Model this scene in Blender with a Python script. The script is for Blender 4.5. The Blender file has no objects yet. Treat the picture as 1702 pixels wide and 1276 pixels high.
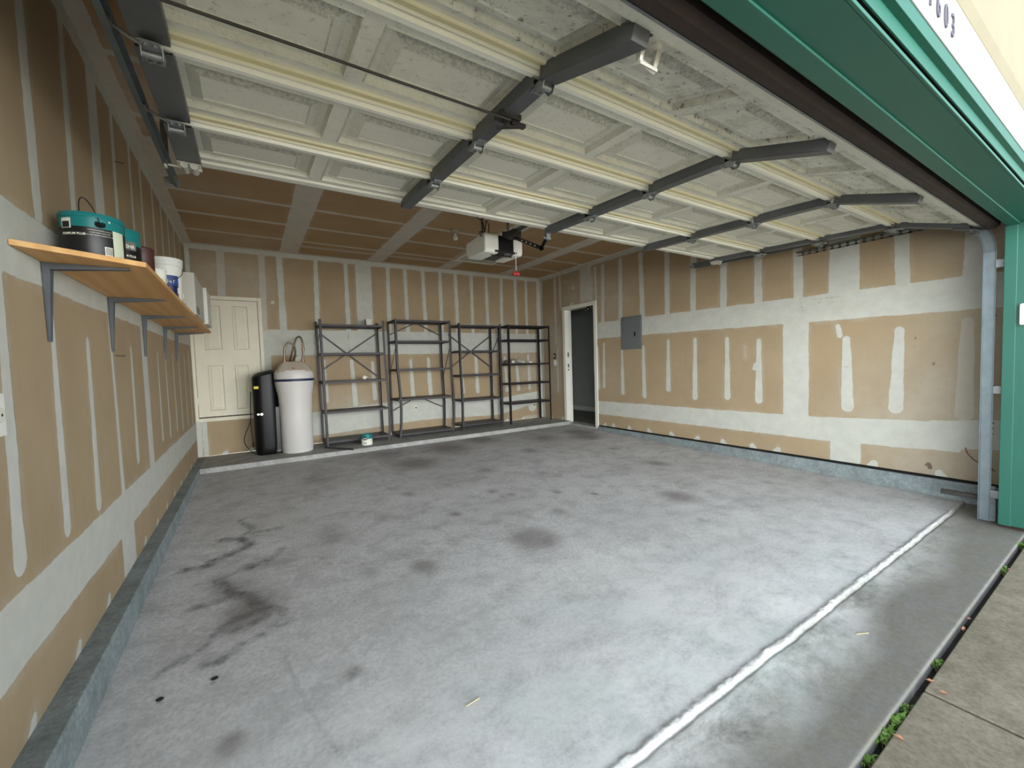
import bpy, bmesh, math, random
import numpy as np
from mathutils import Vector, Matrix

random.seed(7)
SC = bpy.context.scene
COL = SC.collection
PI = math.pi

# ------------------------------------------------------------------ camera
F_PX = 687.7
YAW, PITCH, ROLL = -0.5636, -0.0482, -0.0316
CAM = Vector((0.6455, -0.429, 1.1248))
fwd = Vector((-math.sin(YAW) * math.cos(PITCH), math.cos(YAW) * math.cos(PITCH), math.sin(PITCH)))
r0 = fwd.cross(Vector((0, 0, 1))).normalized()
u0 = r0.cross(fwd)
rt = r0 * math.cos(ROLL) + u0 * math.sin(ROLL)
up = -r0 * math.sin(ROLL) + u0 * math.cos(ROLL)
cd = bpy.data.cameras.new('camera')
cam = bpy.data.objects.new('camera', cd)
COL.objects.link(cam)
cd.sensor_fit = 'HORIZONTAL'
cd.sensor_width = 36.0
cd.lens = 36.0 * F_PX / 1702.0
cd.clip_start = 0.02
cam.matrix_world = Matrix(((rt.x, up.x, -fwd.x, CAM.x), (rt.y, up.y, -fwd.y, CAM.y), (rt.z, up.z, -fwd.z, CAM.z), (0, 0, 0, 1)))
SC.camera = cam

# ------------------------------------------------------------------ world, light, exposure
SC.view_settings.view_transform = 'Standard'
SC.view_settings.look = 'None'
SC.view_settings.gamma = 1.0
SC.view_settings.use_curve_mapping = False
SC.view_settings.exposure = 1.32
SC.render.film_transparent = False
SC.cycles.max_bounces = 12
SC.cycles.diffuse_bounces = 8

HORIZON = (0.97, 1.0, 0.985)
ZENITH = (0.80, 0.90, 1.0)
E_HOR, E_ZEN = 5.7, 0.5

W = bpy.data.worlds.new('world')
SC.world = W
W.use_nodes = True
wt = W.node_tree
wt.nodes.clear()
def wn(t, **k):
    n = wt.nodes.new(t)
    for a, b in k.items():
        setattr(n, a, b)
    return n
wo = wn('ShaderNodeOutputWorld'); bg = wn('ShaderNodeBackground')
tc = wn('ShaderNodeTexCoord'); sx = wn('ShaderNodeSeparateXYZ')
wt.links.new(tc.outputs['Generated'], sx.inputs[0])
el = wn('ShaderNodeMapRange'); el.interpolation_type = 'SMOOTHSTEP'
el.inputs[1].default_value = 0.06; el.inputs[2].default_value = 0.55      # low sky bright, high sky dimmer
el.inputs[3].default_value = 1.0; el.inputs[4].default_value = 0.0
wt.links.new(sx.outputs[2], el.inputs[0])
fr = wn('ShaderNodeMapRange'); fr.interpolation_type = 'SMOOTHSTEP'
fr.inputs[1].default_value = -0.05; fr.inputs[2].default_value = 0.8     # low band shaped brighter towards the opening, to light the interior
fr.inputs[3].default_value = 0.0; fr.inputs[4].default_value = 1.0
dt = wn('ShaderNodeVectorMath', operation='DOT_PRODUCT'); dt.inputs[1].default_value = (-0.45, -0.89, 0)
wt.links.new(tc.outputs['Generated'], dt.inputs[0]); wt.links.new(dt.outputs['Value'], fr.inputs[0])
ml = wn('ShaderNodeMath', operation='MULTIPLY')
wt.links.new(el.outputs[0], ml.inputs[0]); wt.links.new(fr.outputs[0], ml.inputs[1])
mc = wn('ShaderNodeMix', data_type='RGBA')
mc.inputs[6].default_value = (*ZENITH, 1); mc.inputs[7].default_value = (*HORIZON, 1)
wt.links.new(ml.outputs[0], mc.inputs[0])
st = wn('ShaderNodeMapRange')
st.inputs[1].default_value = 0; st.inputs[2].default_value = 1
st.inputs[3].default_value = E_ZEN; st.inputs[4].default_value = E_HOR
wt.links.new(ml.outputs[0], st.inputs[0])
wt.links.new(mc.outputs[2], bg.inputs[0]); wt.links.new(st.outputs[0], bg.inputs[1])
wt.links.new(bg.outputs[0], wo.inputs[0])

# sun behind the house: it falls on the far driveway only, the house shades the rest
sl = bpy.data.lights.new('sun', 'SUN'); sl.energy = 12.0; sl.angle = math.radians(0.8); sl.color = (1.0, 0.95, 0.86)
so_ = bpy.data.objects.new('sun', sl); COL.objects.link(so_)
so_.rotation_euler = (math.radians(-40), 0, math.radians(-12))

# ------------------------------------------------------------------ main dimensions (metres; z = 0 is the top of the stem wall)
WX, D, H = 5.80, 6.54, 2.86
def fz(y):
    return -0.045 - 0.0215 * (D - y)
LEDGE_Y = D - 0.89
CURB_L = 0.085
FW0, FW1 = 0.02, 0.20            # front wall from outside to inside
OX0, OX1, OZ = 0.16, 5.25, 2.012 # garage opening

# ------------------------------------------------------------------ material helpers
def s2l(c):
    c = c / 255.0
    return c / 12.92 if c <= 0.04045 else ((c + 0.055) / 1.055) ** 2.4
def rgb(r, g, b):
    return (s2l(r), s2l(g), s2l(b), 1.0)
class NT:
    def __init__(self, name):
        self.m = bpy.data.materials.new(name); self.m.use_nodes = True
        self.t = self.m.node_tree
        self.b = self.t.nodes['Principled BSDF']
    def n(self, t, **k):
        n = self.t.nodes.new(t)
        for a, b in k.items():
            setattr(n, a, b)
        return n
    def l(self, a, b):
        self.t.links.new(a, b)
    def obj(self):
        if not hasattr(self, '_o'):
            self._o = self.n('ShaderNodeTexCoord').outputs['Object']
        return self._o
    def noise(self, scale, detail=4, rough=0.55, stretch=None, vec=None, dist=0.0):
        x = self.n('ShaderNodeTexNoise'); x.inputs['Scale'].default_value = scale
        x.inputs['Detail'].default_value = detail; x.inputs['Roughness'].default_value = rough
        x.inputs['Distortion'].default_value = dist
        v = vec or self.obj()
        if stretch:
            mp = self.n('ShaderNodeMapping'); mp.inputs['Scale'].default_value = stretch
            self.l(v, mp.inputs[0]); v = mp.outputs[0]
        self.l(v, x.inputs['Vector'])
        return x.outputs['Fac']
    def mix(self, f, a, b, blend='MIX'):
        x = self.n('ShaderNodeMix', data_type='RGBA', blend_type=blend)
        for i, v in ((0, f), (6, a), (7, b)):
            if hasattr(v, 'is_output') or isinstance(v, bpy.types.NodeSocket):
                self.l(v, x.inputs[i])
            else:
                x.inputs[i].default_value = v
        return x.outputs[2]
    def rng(self, v, a, b, c=0.0, d=1.0, smooth=False):
        x = self.n('ShaderNodeMapRange')
        if smooth:
            x.interpolation_type = 'SMOOTHSTEP'
        self.l(v, x.inputs[0])
        for i, q in enumerate((a, b, c, d)):
            x.inputs[i + 1].default_value = q
        return x.outputs[0]
    def math(self, op, a, b=None, clamp=False):
        x = self.n('ShaderNodeMath', operation=op); x.use_clamp = clamp
        for i, v in enumerate((a, b)):
            if v is None:
                continue
            if isinstance(v, bpy.types.NodeSocket):
                self.l(v, x.inputs[i])
            else:
                x.inputs[i].default_value = v
        return x.outputs[0]
    def attr(self, name):
        x = self.n('ShaderNodeAttribute'); x.attribute_name = name
        return x.outputs['Fac']
    def bump(self, h, strength=0.3, dist=0.01):
        x = self.n('ShaderNodeBump'); x.inputs['Strength'].default_value = strength
        x.inputs['Distance'].default_value = dist
        self.l(h, x.inputs['Height']); self.l(x.outputs[0], self.b.inputs['Normal'])
    def color(self, c):
        if isinstance(c, bpy.types.NodeSocket):
            self.l(c, self.b.inputs['Base Color'])
        else:
            self.b.inputs['Base Color'].default_value = c
    def rough(self, v):
        if isinstance(v, bpy.types.NodeSocket):
            self.l(v, self.b.inputs['Roughness'])
        else:
            self.b.inputs['Roughness'].default_value = v

def simple(name, c, rough=0.5, metal=0.0, var=0.12, scale=9.0, bump=0.0, bscale=60.0, stretch=None, spec=None):
    m = NT(name)
    nz = m.noise(scale, 5, 0.6, stretch)
    f = m.rng(nz, 0.3, 0.7, 1 - var, 1 + var)
    mm = m.n('ShaderNodeMix', data_type='RGBA', blend_type='MULTIPLY')
    mm.inputs[0].default_value = 1.0
    mm.inputs[6].default_value = c
    m.l(f, mm.inputs[7])
    m.color(mm.outputs[2]); m.rough(rough)
    m.b.inputs['Metallic'].default_value = metal
    if spec is not None:
        m.b.inputs['Specular IOR Level'].default_value = spec
    if bump:
        m.bump(m.noise(bscale, 4), bump, 0.004)
    return m.m

def make_drywall(name, paper, paper2, mud):
    m = NT(name)
    n1 = m.noise(26, 3, 0.5); n2 = m.noise(5, 3, 0.5)
    d = m.math('ADD', m.attr('mud'), m.math('MULTIPLY', m.math('SUBTRACT', n1, 0.5), 0.010))
    d = m.math('ADD', d, m.math('MULTIPLY', m.math('SUBTRACT', n2, 0.5), 0.028))
    core = m.math('MULTIPLY', m.rng(d, -0.002, 0.005, 0, 1, True), m.attr('opac'))
    # feathered skim around the thick coat
    n3 = m.noise(7, 5, 0.65, (1, 1, 0.5))
    fe = m.math('MULTIPLY', m.rng(m.attr('mud'), -0.05, 0.0, 0, 1, True), m.rng(n3, 0.42, 0.75, 0, 0.35))
    core = m.math('MAXIMUM', core, fe)
    sm = m.math('MULTIPLY', m.attr('smear'), m.rng(m.noise(3, 5, 0.65), 0.25, 0.7, 0.25, 0.75))
    core = m.math('MAXIMUM', core, sm)
    core = m.math('MULTIPLY', core, m.rng(m.noise(12, 6, 0.7), 0.2, 0.55, 0.9, 1.0))
    pc = m.mix(m.rng(m.noise(2.2, 5, 0.6), 0.3, 0.7), paper, paper2)
    # vertical paper grain
    pc = m.mix(0.16, pc, m.mix(m.noise(60, 2, 0.5, (1, 1, 0.04)), paper2, rgb(188, 171, 143)))
    mc_ = m.mix(m.rng(m.noise(9, 5, 0.6), 0.3, 0.75), mud, tuple(x * 0.86 for x in mud[:3]) + (1,))
    # nail pops, scuffs and small dents
    vo = m.n('ShaderNodeTexVoronoi'); vo.inputs['Scale'].default_value = 2.6
    m.l(m.obj(), vo.inputs['Vector'])
    sp = m.rng(vo.outputs['Distance'], 0.012, 0.02, 0.45, 0.0)
    c = m.mix(core, pc, mc_)
    c = m.mix(sp, c, rgb(86, 62, 40))
    sk = m.rng(m.math('ADD', m.attr('scuff'), m.math('MULTIPLY', m.math('SUBTRACT', m.noise(60, 4, 0.7), 0.5), 0.02)), -0.001, 0.004, 0, 0.75, True)
    c = m.mix(sk, c, rgb(84, 70, 58))
    m.color(c); m.rough(0.86)
    m.b.inputs['Specular IOR Level'].default_value = 0.2
    hb = m.math('ADD', m.math('MULTIPLY', core, 1.0), m.math('MULTIPLY', m.noise(90, 3), 0.15))
    m.bump(hb, 0.35, 0.004)
    return m.m

M = {}
M['drywall'] = make_drywall('drywall_paper', rgb(168, 149, 121), rgb(156, 137, 110), rgb(198, 199, 191))
M['drywall_ceil'] = make_drywall('drywall_ceiling_paper', rgb(176, 147, 111), rgb(164, 135, 101), rgb(208, 203, 192))

def make_concrete(name, base, dark, light, stain=False):
    m = NT(name)
    n_big = m.noise(0.9, 8, 0.66, dist=0.2)
    n_mid = m.noise(5.5, 9, 0.72, (1, 1, 1), dist=0.15)
    n_fine = m.noise(55, 4, 0.7)
    c = m.mix(m.rng(n_big, 0.35, 0.68), base, light)
    if stain:
        c = m.mix(m.attr('apr'), c, m.mix(m.rng(n_mid, .3, .7), rgb(128, 125, 113), rgb(98, 95, 85)))
    c = m.mix(m.rng(n_mid, 0.46, 0.70, 0, 0.6), c, dark)
    c = m.mix(m.rng(m.noise(2.4, 9, 0.7, (0.7, 1.8, 1), dist=0.25), 0.54, 0.72, 0, 0.45), c, dark)
    c = m.mix(m.rng(n_fine, 0.38, 0.68, 0, 0.5), c, dark)
    vo = m.n('ShaderNodeTexVoronoi'); vo.inputs['Scale'].default_value = 3.2
    m.l(m.obj(), vo.inputs['Vector'])
    c = m.mix(m.rng(vo.outputs['Distance'], 0.01, 0.022, 0.7, 0), c, rgb(60, 60, 62))
    if stain:
        wob = m.math('MULTIPLY', m.math('SUBTRACT', m.noise(9, 5, 0.7), 0.5), 0.11)
        wob2 = m.math('MULTIPLY', m.math('SUBTRACT', m.noise(30, 4, 0.7), 0.5), 0.04)
        o = m.math('ADD', m.math('ADD', m.attr('oil'), wob), wob2)
        of = m.math('MULTIPLY', m.rng(o, -0.035, 0.03, 0, 1, True), m.rng(m.noise(16, 5, 0.65), 0.3, 0.62, 0.25, 0.85))
        c = m.mix(of, c, rgb(70, 73, 76))
        b = m.math('ADD', m.attr('blot'), m.math('MULTIPLY', m.math('SUBTRACT', m.noise(7, 5, 0.7), 0.5), 0.35))
        bf = m.rng(b, -0.05, 0.9, 0, 0.62, True)
        c = m.mix(bf, c, rgb(96, 84, 80))
        ck = m.math('ADD', m.attr('crack'), m.math('MULTIPLY', m.math('SUBTRACT', m.noise(22, 5, 0.7), 0.5), 0.035))
        c = m.mix(m.rng(ck, -0.012, 0.012, 0, 0.45, True), c, rgb(98, 112, 112))
        # chalky efflorescence near the front edge, green-ish tint patches
        du = m.math('MULTIPLY', m.attr('dust'), m.rng(m.noise(4.5, 10, 0.78, (0.7, 1.2, 1), dist=0.2), 0.33, 0.58))
        c = m.mix(du, c, rgb(230, 231, 231))
        gr = m.math('MULTIPLY', m.attr('dust'), m.rng(m.noise(2.3, 3, 0.5), 0.52, 0.7, 0, 0.35))
        c = m.mix(gr, c, rgb(176, 196, 190))
        so = m.math('MULTIPLY', m.attr('rear_dark'), m.rng(m.noise(1.7, 6, 0.6), 0.3, 0.65, 0.3, 1.0))
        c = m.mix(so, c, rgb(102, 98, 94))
        rg = m.math('MULTIPLY', m.attr('rim'), m.rng(m.noise(55, 6, 0.8), 0.42, 0.62, 0.0, 0.8))
        c = m.mix(rg, c, rgb(176, 175, 170))
    m.color(c)
    m.rough(m.rng(n_mid, 0.3, 0.7, 0.62, 0.85))
    m.b.inputs['Specular IOR Level'].default_value = 0.35
    hb = m.math('ADD', m.math('MULTIPLY', n_fine, 0.6), m.math('MULTIPLY', n_mid, 0.5))
    m.bump(hb, 0.25, 0.006)
    return m.m
M['floor'] = make_concrete('garage_slab_concrete', rgb(198, 198, 200), rgb(138, 138, 138), rgb(218, 219, 222), True)
M['curb'] = make_concrete('stem_wall_concrete', rgb(132, 142, 143), rgb(88, 92, 94), rgb(156, 168, 172))
M['ledge'] = make_concrete('ledge_concrete', rgb(162, 161, 157), rgb(116, 114, 110), rgb(180, 181, 180))
#M['apron'] = make_concrete('apron_concrete', rgb(122, 121, 114), rgb(88, 87, 80), rgb(142, 141, 134), True)
M['drive'] = make_concrete('driveway_concrete', rgb(140, 133, 116), rgb(92, 87, 73), rgb(166, 158, 140))
M['soil'] = simple('joint_soil', rgb(52, 47, 40), 0.95, var=0.4, bump=0.6)

def make_panel_steel():
    m = NT('garage_door_painted_steel')
    c = m.mix(m.rng(m.noise(1.3, 5, 0.6), 0.3, 0.7), rgb(228, 229, 216), rgb(218, 217, 206))
    c = m.mix(m.rng(m.noise(3, 6, 0.7, (0.35, 2, 1)), 0.55, 0.8, 0, 0.4), c, rgb(168, 160, 142))
    # dirt flecks, heaviest on the bottom section
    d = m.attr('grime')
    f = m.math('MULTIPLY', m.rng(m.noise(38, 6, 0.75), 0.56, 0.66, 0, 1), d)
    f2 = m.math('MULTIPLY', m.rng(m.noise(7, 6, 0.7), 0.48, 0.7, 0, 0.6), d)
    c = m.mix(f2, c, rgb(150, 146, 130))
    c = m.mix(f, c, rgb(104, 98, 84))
    c = m.mix(m.math('MULTIPLY', m.attr('dust_shade'), m.rng(m.noise(70, 5, 0.8), 0.35, 0.6, 0.25, 0.8)), c, rgb(120, 118, 108))  # speckled bevel dirt plus crease shade painted into the panel colour
    c = m.mix(m.attr('yellow'), c, rgb(226, 216, 164))
    c = m.mix(m.attr('white'), c, rgb(246, 246, 236))
    m.color(c); m.rough(0.5)
    m.bump(m.noise(140, 2, 0.5, (0.3, 1, 1)), 0.12, 0.002)
    return m.m
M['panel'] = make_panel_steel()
M['stile'] = simple('door_stile_steel', rgb(92, 94, 97), 0.45, 0.3, 0.18, 6)
M['galv'] = simple('galvanised_steel', rgb(150, 154, 156), 0.42, 0.75, 0.2, 14)
M['track'] = simple('track_steel', rgb(124, 136, 142), 0.4, 0.6, 0.15, 8)
M['rail_dark'] = simple('rail_steel', rgb(104, 114, 118), 0.45, 0.5, 0.15, 8)
M['dark_steel'] = simple('dark_steel', rgb(66, 64, 62), 0.5, 0.5, 0.25, 12)
M['bright_steel'] = simple('bright_steel', rgb(214, 212, 204), 0.35, 0.45, 0.15, 12)
M['rubber'] = simple('brown_rubber_seal', rgb(42, 29, 25), 0.8, 0, 0.3, 10, 0.3)
M['header_dark'] = simple('dark_header_timber', rgb(44, 28, 23), 0.85, 0, 0.3, 4, 0.2, 40, (1, 6, 6))
M['green'] = simple('teal_green_paint', rgb(26, 90, 76), 0.45, 0, 0.06, 3, 0.08, 80)
M['fascia'] = simple('white_fascia_paint', rgb(146, 150, 152), 0.6, 0, 0.03, 4)
M['white_paint'] = simple('white_gloss_paint', rgb(226, 226, 216), 0.4, 0, 0.03, 4)
M['cream_paint'] = simple('cream_exterior_paint', rgb(124, 118, 97), 0.7, 0, 0.05, 5, 0.2, 50)
M['door_paint'] = simple('off_white_door_paint', rgb(222, 216, 196), 0.5, 0, 0.04, 5)
M['hall_wall'] = simple('hallway_grey_paint', rgb(176, 180, 174), 0.8, 0, 0.05, 3)
M['hall_floor'] = simple('hallway_floor', rgb(120, 126, 116), 0.5, 0, 0.2, 5)
M['black'] = simple('black_plastic', rgb(16, 16, 18), 0.32, 0, 0.1, 8)
M['black_matte'] = simple('black_matte', rgb(22, 22, 22), 0.7, 0, 0.1, 8)
M['glossblack'] = simple('glossy_black_plastic', rgb(7, 7, 9), 0.4, 0, 0.05, 6, spec=0.3)
M['white_plastic'] = simple('white_plastic', rgb(228, 228, 222), 0.4, 0, 0.03, 6)
M['tank'] = simple('pale_grey_tank_plastic', rgb(206, 203, 200), 0.42, 0, 0.03, 4)
M['tank_top'] = simple('greige_cover_plastic', rgb(172, 160, 146), 0.5, 0, 0.05, 5)
M['shelf_metal'] = simple('grey_shelf_metal', rgb(62, 59, 61), 0.55, 0.25, 0.18, 8)
M['shelf_black'] = simple('black_shelf_metal', rgb(34, 28, 36), 0.5, 0.2, 0.15, 8)
M['bracket'] = simple('grey_bracket_paint', rgb(76, 80, 85), 0.5, 0.2, 0.1, 8)
M['teal'] = simple('teal_can_label', rgb(22, 120, 122), 0.32, 0, 0.05, 8)
M['lab_white'] = simple('label_white', rgb(226, 226, 214), 0.5, 0, 0.03, 8)
M['lab_black'] = simple('label_black', rgb(18, 17, 18), 0.4, 0, 0.05, 8)
M['lab_green'] = simple('label_green', rgb(206, 214, 190), 0.5, 0, 0.04, 8)
M['brown'] = simple('brown_label', rgb(74, 40, 36), 0.45, 0, 0.08, 8)
M['navy'] = simple('navy_plastic', rgb(28, 34, 74), 0.4, 0, 0.08, 8)
M['blue'] = simple('blue_label', rgb(36, 66, 130), 0.45, 0, 0.15, 20)
M['red'] = simple('red_plastic', rgb(170, 26, 22), 0.4, 0, 0.05, 8)
M['maroon'] = simple('maroon_label', rgb(120, 36, 44), 0.45, 0, 0.1, 12)
M['copper'] = simple('flexible_copper_pipe', rgb(150, 112, 92), 0.35, 0.8, 0.2, 30)
M['yellow'] = simple('yellow_sticker', rgb(222, 200, 40), 0.5, 0, 0.05, 9)
M['panel_grey'] = simple('grey_enamel', rgb(108, 114, 116), 0.45, 0.1, 0.05, 4)
M['card'] = simple('pale_box_card', rgb(216, 214, 204), 0.7, 0, 0.03, 5)
M['card2'] = simple('grey_box_card', rgb(186, 182, 172), 0.75, 0, 0.05, 5)
M['print_grey'] = simple('grey_print', rgb(120, 112, 108), 0.7, 0, 0.4, 60)
M['glass_bulb'] = simple('frosted_bulb', rgb(236, 232, 220), 0.15, 0, 0.02, 5)
M['leaf'] = simple('weed_leaf', rgb(96, 132, 52), 0.6, 0, 0.3, 30)
M['dryleaf'] = simple('dry_leaf', rgb(158, 112, 84), 0.7, 0, 0.3, 30)
M['straw'] = simple('straw', rgb(206, 196, 140), 0.7, 0, 0.2, 30)
M['digit'] = simple('dark_digit_metal', rgb(96, 92, 104), 0.4, 0.2, 0.1, 8)
M['mud'] = simple('joint_compound', rgb(222, 224, 214), 0.85, 0, 0.05, 8, 0.2)
M['shadow_gap'] = simple('black_gap_backing', rgb(14, 13, 12), 0.95, 0, 0.2, 8)
M['sticker'] = simple('torn_paper_label', rgb(232, 230, 216), 0.8, 0, 0.1, 70)

def make_wood():
    m = NT('shelf_plywood')
    w = m.n('ShaderNodeTexWave'); w.bands_direction = 'X'; w.inputs['Scale'].default_value = 1.3
    w.inputs['Distortion'].default_value = 16; w.inputs['Detail'].default_value = 4; w.inputs['Detail Scale'].default_value = 0.7
    mp = m.n('ShaderNodeMapping'); mp.inputs['Scale'].default_value = (3.0, 0.35, 3.0)
    m.l(m.obj(), mp.inputs[0]); m.l(mp.outputs[0], w.inputs['Vector'])
    c = m.mix(m.rng(w.outputs['Fac'], 0.1, 0.9, 0, 0.75), rgb(214, 170, 110), rgb(198, 150, 92))
    c = m.mix(m.rng(m.noise(2.5, 5, 0.6, (4, 0.6, 1)), 0.45, 0.75, 0, 0.5), c, rgb(206, 142, 74))
    m.color(c); m.rough(0.55)
    return m.m
M['wood'] = make_wood()
def make_flex():
    m = NT('braided_hose')
    w = m.n('ShaderNodeTexWave'); w.inputs['Scale'].default_value = 60
    m.l(m.obj(), w.inputs['Vector'])
    m.color(m.mix(w.outputs['Fac'], rgb(150, 134, 116), rgb(84, 70, 62)))
    m.rough(0.35); m.b.inputs['Metallic'].default_value = 0.7
    return m.m
M['flex'] = make_flex()

# ------------------------------------------------------------------ mesh helpers
class MB:
    def __init__(self):
        self.v = []; self.f = []; self.mi = []; self.attrs = {}
    def add(self, vs, fs, mi=0):
        o = len(self.v)
        self.v += [tuple(v) for v in vs]
        self.f += [tuple(i + o for i in f) for f in fs]
        self.mi += [mi] * len(fs)
        return self
    def box(self, x0, x1, y0, y1, z0, z1, mi=0, mat=None):
        vs = [Vector(p) for p in ((x0, y0, z0), (x1, y0, z0), (x1, y1, z0), (x0, y1, z0), (x0, y0, z1), (x1, y0, z1), (x1, y1, z1), (x0, y1, z1))]
        if mat is not None:
            vs = [mat @ v for v in vs]
        return self.add(vs, [(0, 3, 2, 1), (4, 5, 6, 7), (0, 1, 5, 4), (1, 2, 6, 5), (2, 3, 7, 6), (3, 0, 4, 7)], mi)
    def bar(self, a, b, w, h, upv=(0, 0, 1), mi=0, w2=None, h2=None):
        a = Vector(a); b = Vector(b); d = (b - a)
        dn = d.normalized(); u = Vector(upv)
        s = dn.cross(u)
        if s.length < 1e-4:
            s = dn.cross(Vector((1, 0, 0)))
        s.normalize(); u = s.cross(dn)
        w2 = w if w2 is None else w2; h2 = h if h2 is None else h2
        vs = []
        for p, ww, hh in ((a, w, h), (b, w2, h2)):
            for sx_, sy_ in ((-1, -1), (1, -1), (1, 1), (-1, 1)):
                vs.append(p + s * sx_ * ww / 2 + u * sy_ * hh / 2)
        return self.add(vs, [(0, 3, 2, 1), (4, 5, 6, 7), (0, 1, 5, 4), (1, 2, 6, 5), (2, 3, 7, 6), (3, 0, 4, 7)], mi)
    def tube(self, pts, r, n=10, mi=0, closed=False, caps=True):
        pts = [Vector(p) for p in pts]
        rings = []
        k = len(pts)
        prev = None
        for i, p in enumerate(pts):
            if i == 0: t = pts[1] - pts[0]
            elif i == k - 1: t = pts[-1] - pts[-2]
            else: t = (pts[i + 1] - pts[i - 1])
            t.normalize()
            if prev is None:
                u = t.orthogonal().normalized()
            else:
                u = (prev - t * prev.dot(t))
                u = u.normalized() if u.length > 1e-6 else t.orthogonal().normalized()
            prev = u; w = t.cross(u)
            rr = r[i] if isinstance(r, (list, tuple)) else r
            rings.append([p + (u * math.cos(2 * PI * j / n) + w * math.sin(2 * PI * j / n)) * rr for j in range(n)])
        vs = [v for rg in rings for v in rg]; fs = []
        for i in range(k - 1):
            for j in range(n):
                a = i * n + j; b = i * n + (j + 1) % n
                fs.append((a, b, b + n, a + n))
        if caps:
            fs.append(tuple(range(n - 1, -1, -1))); fs.append(tuple((k - 1) * n + j for j in range(n)))
        return self.add(vs, fs, mi)
    def lathe(self, prof, c=(0, 0, 0), n=32, mi=0, a0=0.0, a1=2 * PI, sx=1.0, sy=1.0, close=True):
        full = abs(a1 - a0 - 2 * PI) < 1e-6
        m = n if full else n + 1
        vs = []
        for (r, z) in prof:
            for j in range(m):
                a = a0 + (a1 - a0) * j / n
                vs.append((c[0] + r * math.cos(a) * sx, c[1] + r * math.sin(a) * sy, c[2] + z))
        fs = []
        for i in range(len(prof) - 1):
            for j in range(n):
                j2 = (j + 1) % m if full else j + 1
                fs.append((i * m + j, i * m + j2, (i + 1) * m + j2, (i + 1) * m + j))
        if close and full:
            if prof[0][0] > 1e-5: fs.append(tuple(range(m - 1, -1, -1)))
            if prof[-1][0] > 1e-5: fs.append(tuple((len(prof) - 1) * m + j for j in range(m)))
        return self.add(vs, fs, mi)
    def cyl(self, a, b, r, n=16, mi=0, r2=None):
        return self.tube([a, b], [r, r if r2 is None else r2], n, mi)
    def prism(self, pts, off, mi=0):
        """polygon pts (3-D) extruded by vector off"""
        pts = [Vector(p) for p in pts]; off = Vector(off); k = len(pts)
        vs = pts + [p + off for p in pts]
        fs = [tuple(range(k - 1, -1, -1)), tuple(range(k, 2 * k))]
        for i in range(k):
            j = (i + 1) % k
            fs.append((i, j, j + k, i + k))
        return self.add(vs, fs, mi)
    def build(self, name, mat, parent=None, smooth=False, bevel=0.0, loc=None, fix=True):
        me = bpy.data.meshes.new(name)
        me.from_pydata(self.v, [], self.f)
        mats = mat if isinstance(mat, (list, tuple)) else [mat]
        for q in mats:
            me.materials.append(q)
        if len(mats) > 1:
            me.polygons.foreach_set('material_index', self.mi)
        for k, a in self.attrs.items():
            at = me.attributes.new(k, 'FLOAT', 'POINT'); at.data.foreach_set('value', np.asarray(a, dtype=np.float32))
        if fix:
            bm = bmesh.new(); bm.from_mesh(me)
            bmesh.ops.recalc_face_normals(bm, faces=bm.faces)
            bm.to_mesh(me); bm.free()
        if smooth:
            me.polygons.foreach_set('use_smooth', [True] * len(me.polygons))
            try:
                me.set_sharp_from_angle(angle=math.radians(38))
            except Exception:
                pass
        me.update()
        o = bpy.data.objects.new(name, me)
        COL.objects.link(o)
        if parent is not None:
            o.parent = parent
        if bevel:
            b = o.modifiers.new('bevel', 'BEVEL'); b.width = bevel; b.segments = 2; b.limit_method = 'ANGLE'; b.angle_limit = math.radians(40)
        if loc is not None:
            o.location = loc
        return o

def tag(o, label=None, cat=None, group=None, kind=None):
    if label: o['label'] = label
    if cat: o['category'] = cat
    if group: o['group'] = group
    if kind: o['kind'] = kind
    return o
def thing(name, label, cat, loc=(0, 0, 0), rz=0.0, group=None):
    o = bpy.data.objects.new(name, None)
    o.empty_display_size = 0.1
    COL.objects.link(o); o.location = loc; o.rotation_euler = (0, 0, rz)
    return tag(o, label, cat, group)
def struct(o, label=None):
    return tag(o, label, None, None, 'structure')

def text_data(s, size, depth=0.0, bold=0.0):
    cu = bpy.data.curves.new('t', 'FONT'); cu.body = s; cu.size = size
    cu.extrude = depth; cu.offset = bold; cu.resolution_u = 3
    ob = bpy.data.objects.new('t', cu); COL.objects.link(ob)
    dg = bpy.context.evaluated_depsgraph_get()
    me = bpy.data.meshes.new_from_object(ob.evaluated_get(dg))
    vs = [tuple(v.co) for v in me.vertices]; fs = [tuple(p.vertices) for p in me.polygons]
    bpy.data.objects.remove(ob); bpy.data.curves.remove(cu); bpy.data.meshes.remove(me)
    return vs, fs
def wrap_text(mb, s, size, c, R, ang, z, lift=0.0012, mi=0, bold=0.0):
    """text wrapped on a can of radius R round c; ang = azimuth of the text's centre"""
    vs, fs = text_data(s, size, 0, bold)
    xs = [v[0] for v in vs]; cx = (min(xs) + max(xs)) / 2
    out = []
    for v in vs:
        a = ang + (v[0] - cx) / R
        out.append((c[0] + (R + lift) * math.cos(a), c[1] + (R + lift) * math.sin(a), c[2] + z + v[1]))
    mb.add(out, fs, mi)
def wrap_patch(mb, c, R, a0, a1, z0, z1, lift=0.0007, n=10, mi=0):
    vs = []
    for z in (z0, z1):
        for j in range(n + 1):
            a = a0 + (a1 - a0) * j / n
            vs.append((c[0] + (R + lift) * math.cos(a), c[1] + (R + lift) * math.sin(a), c[2] + z))
    mb.add(vs, [(j, j + 1, n + 2 + j, n + 1 + j) for j in range(n)], mi)

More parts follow.
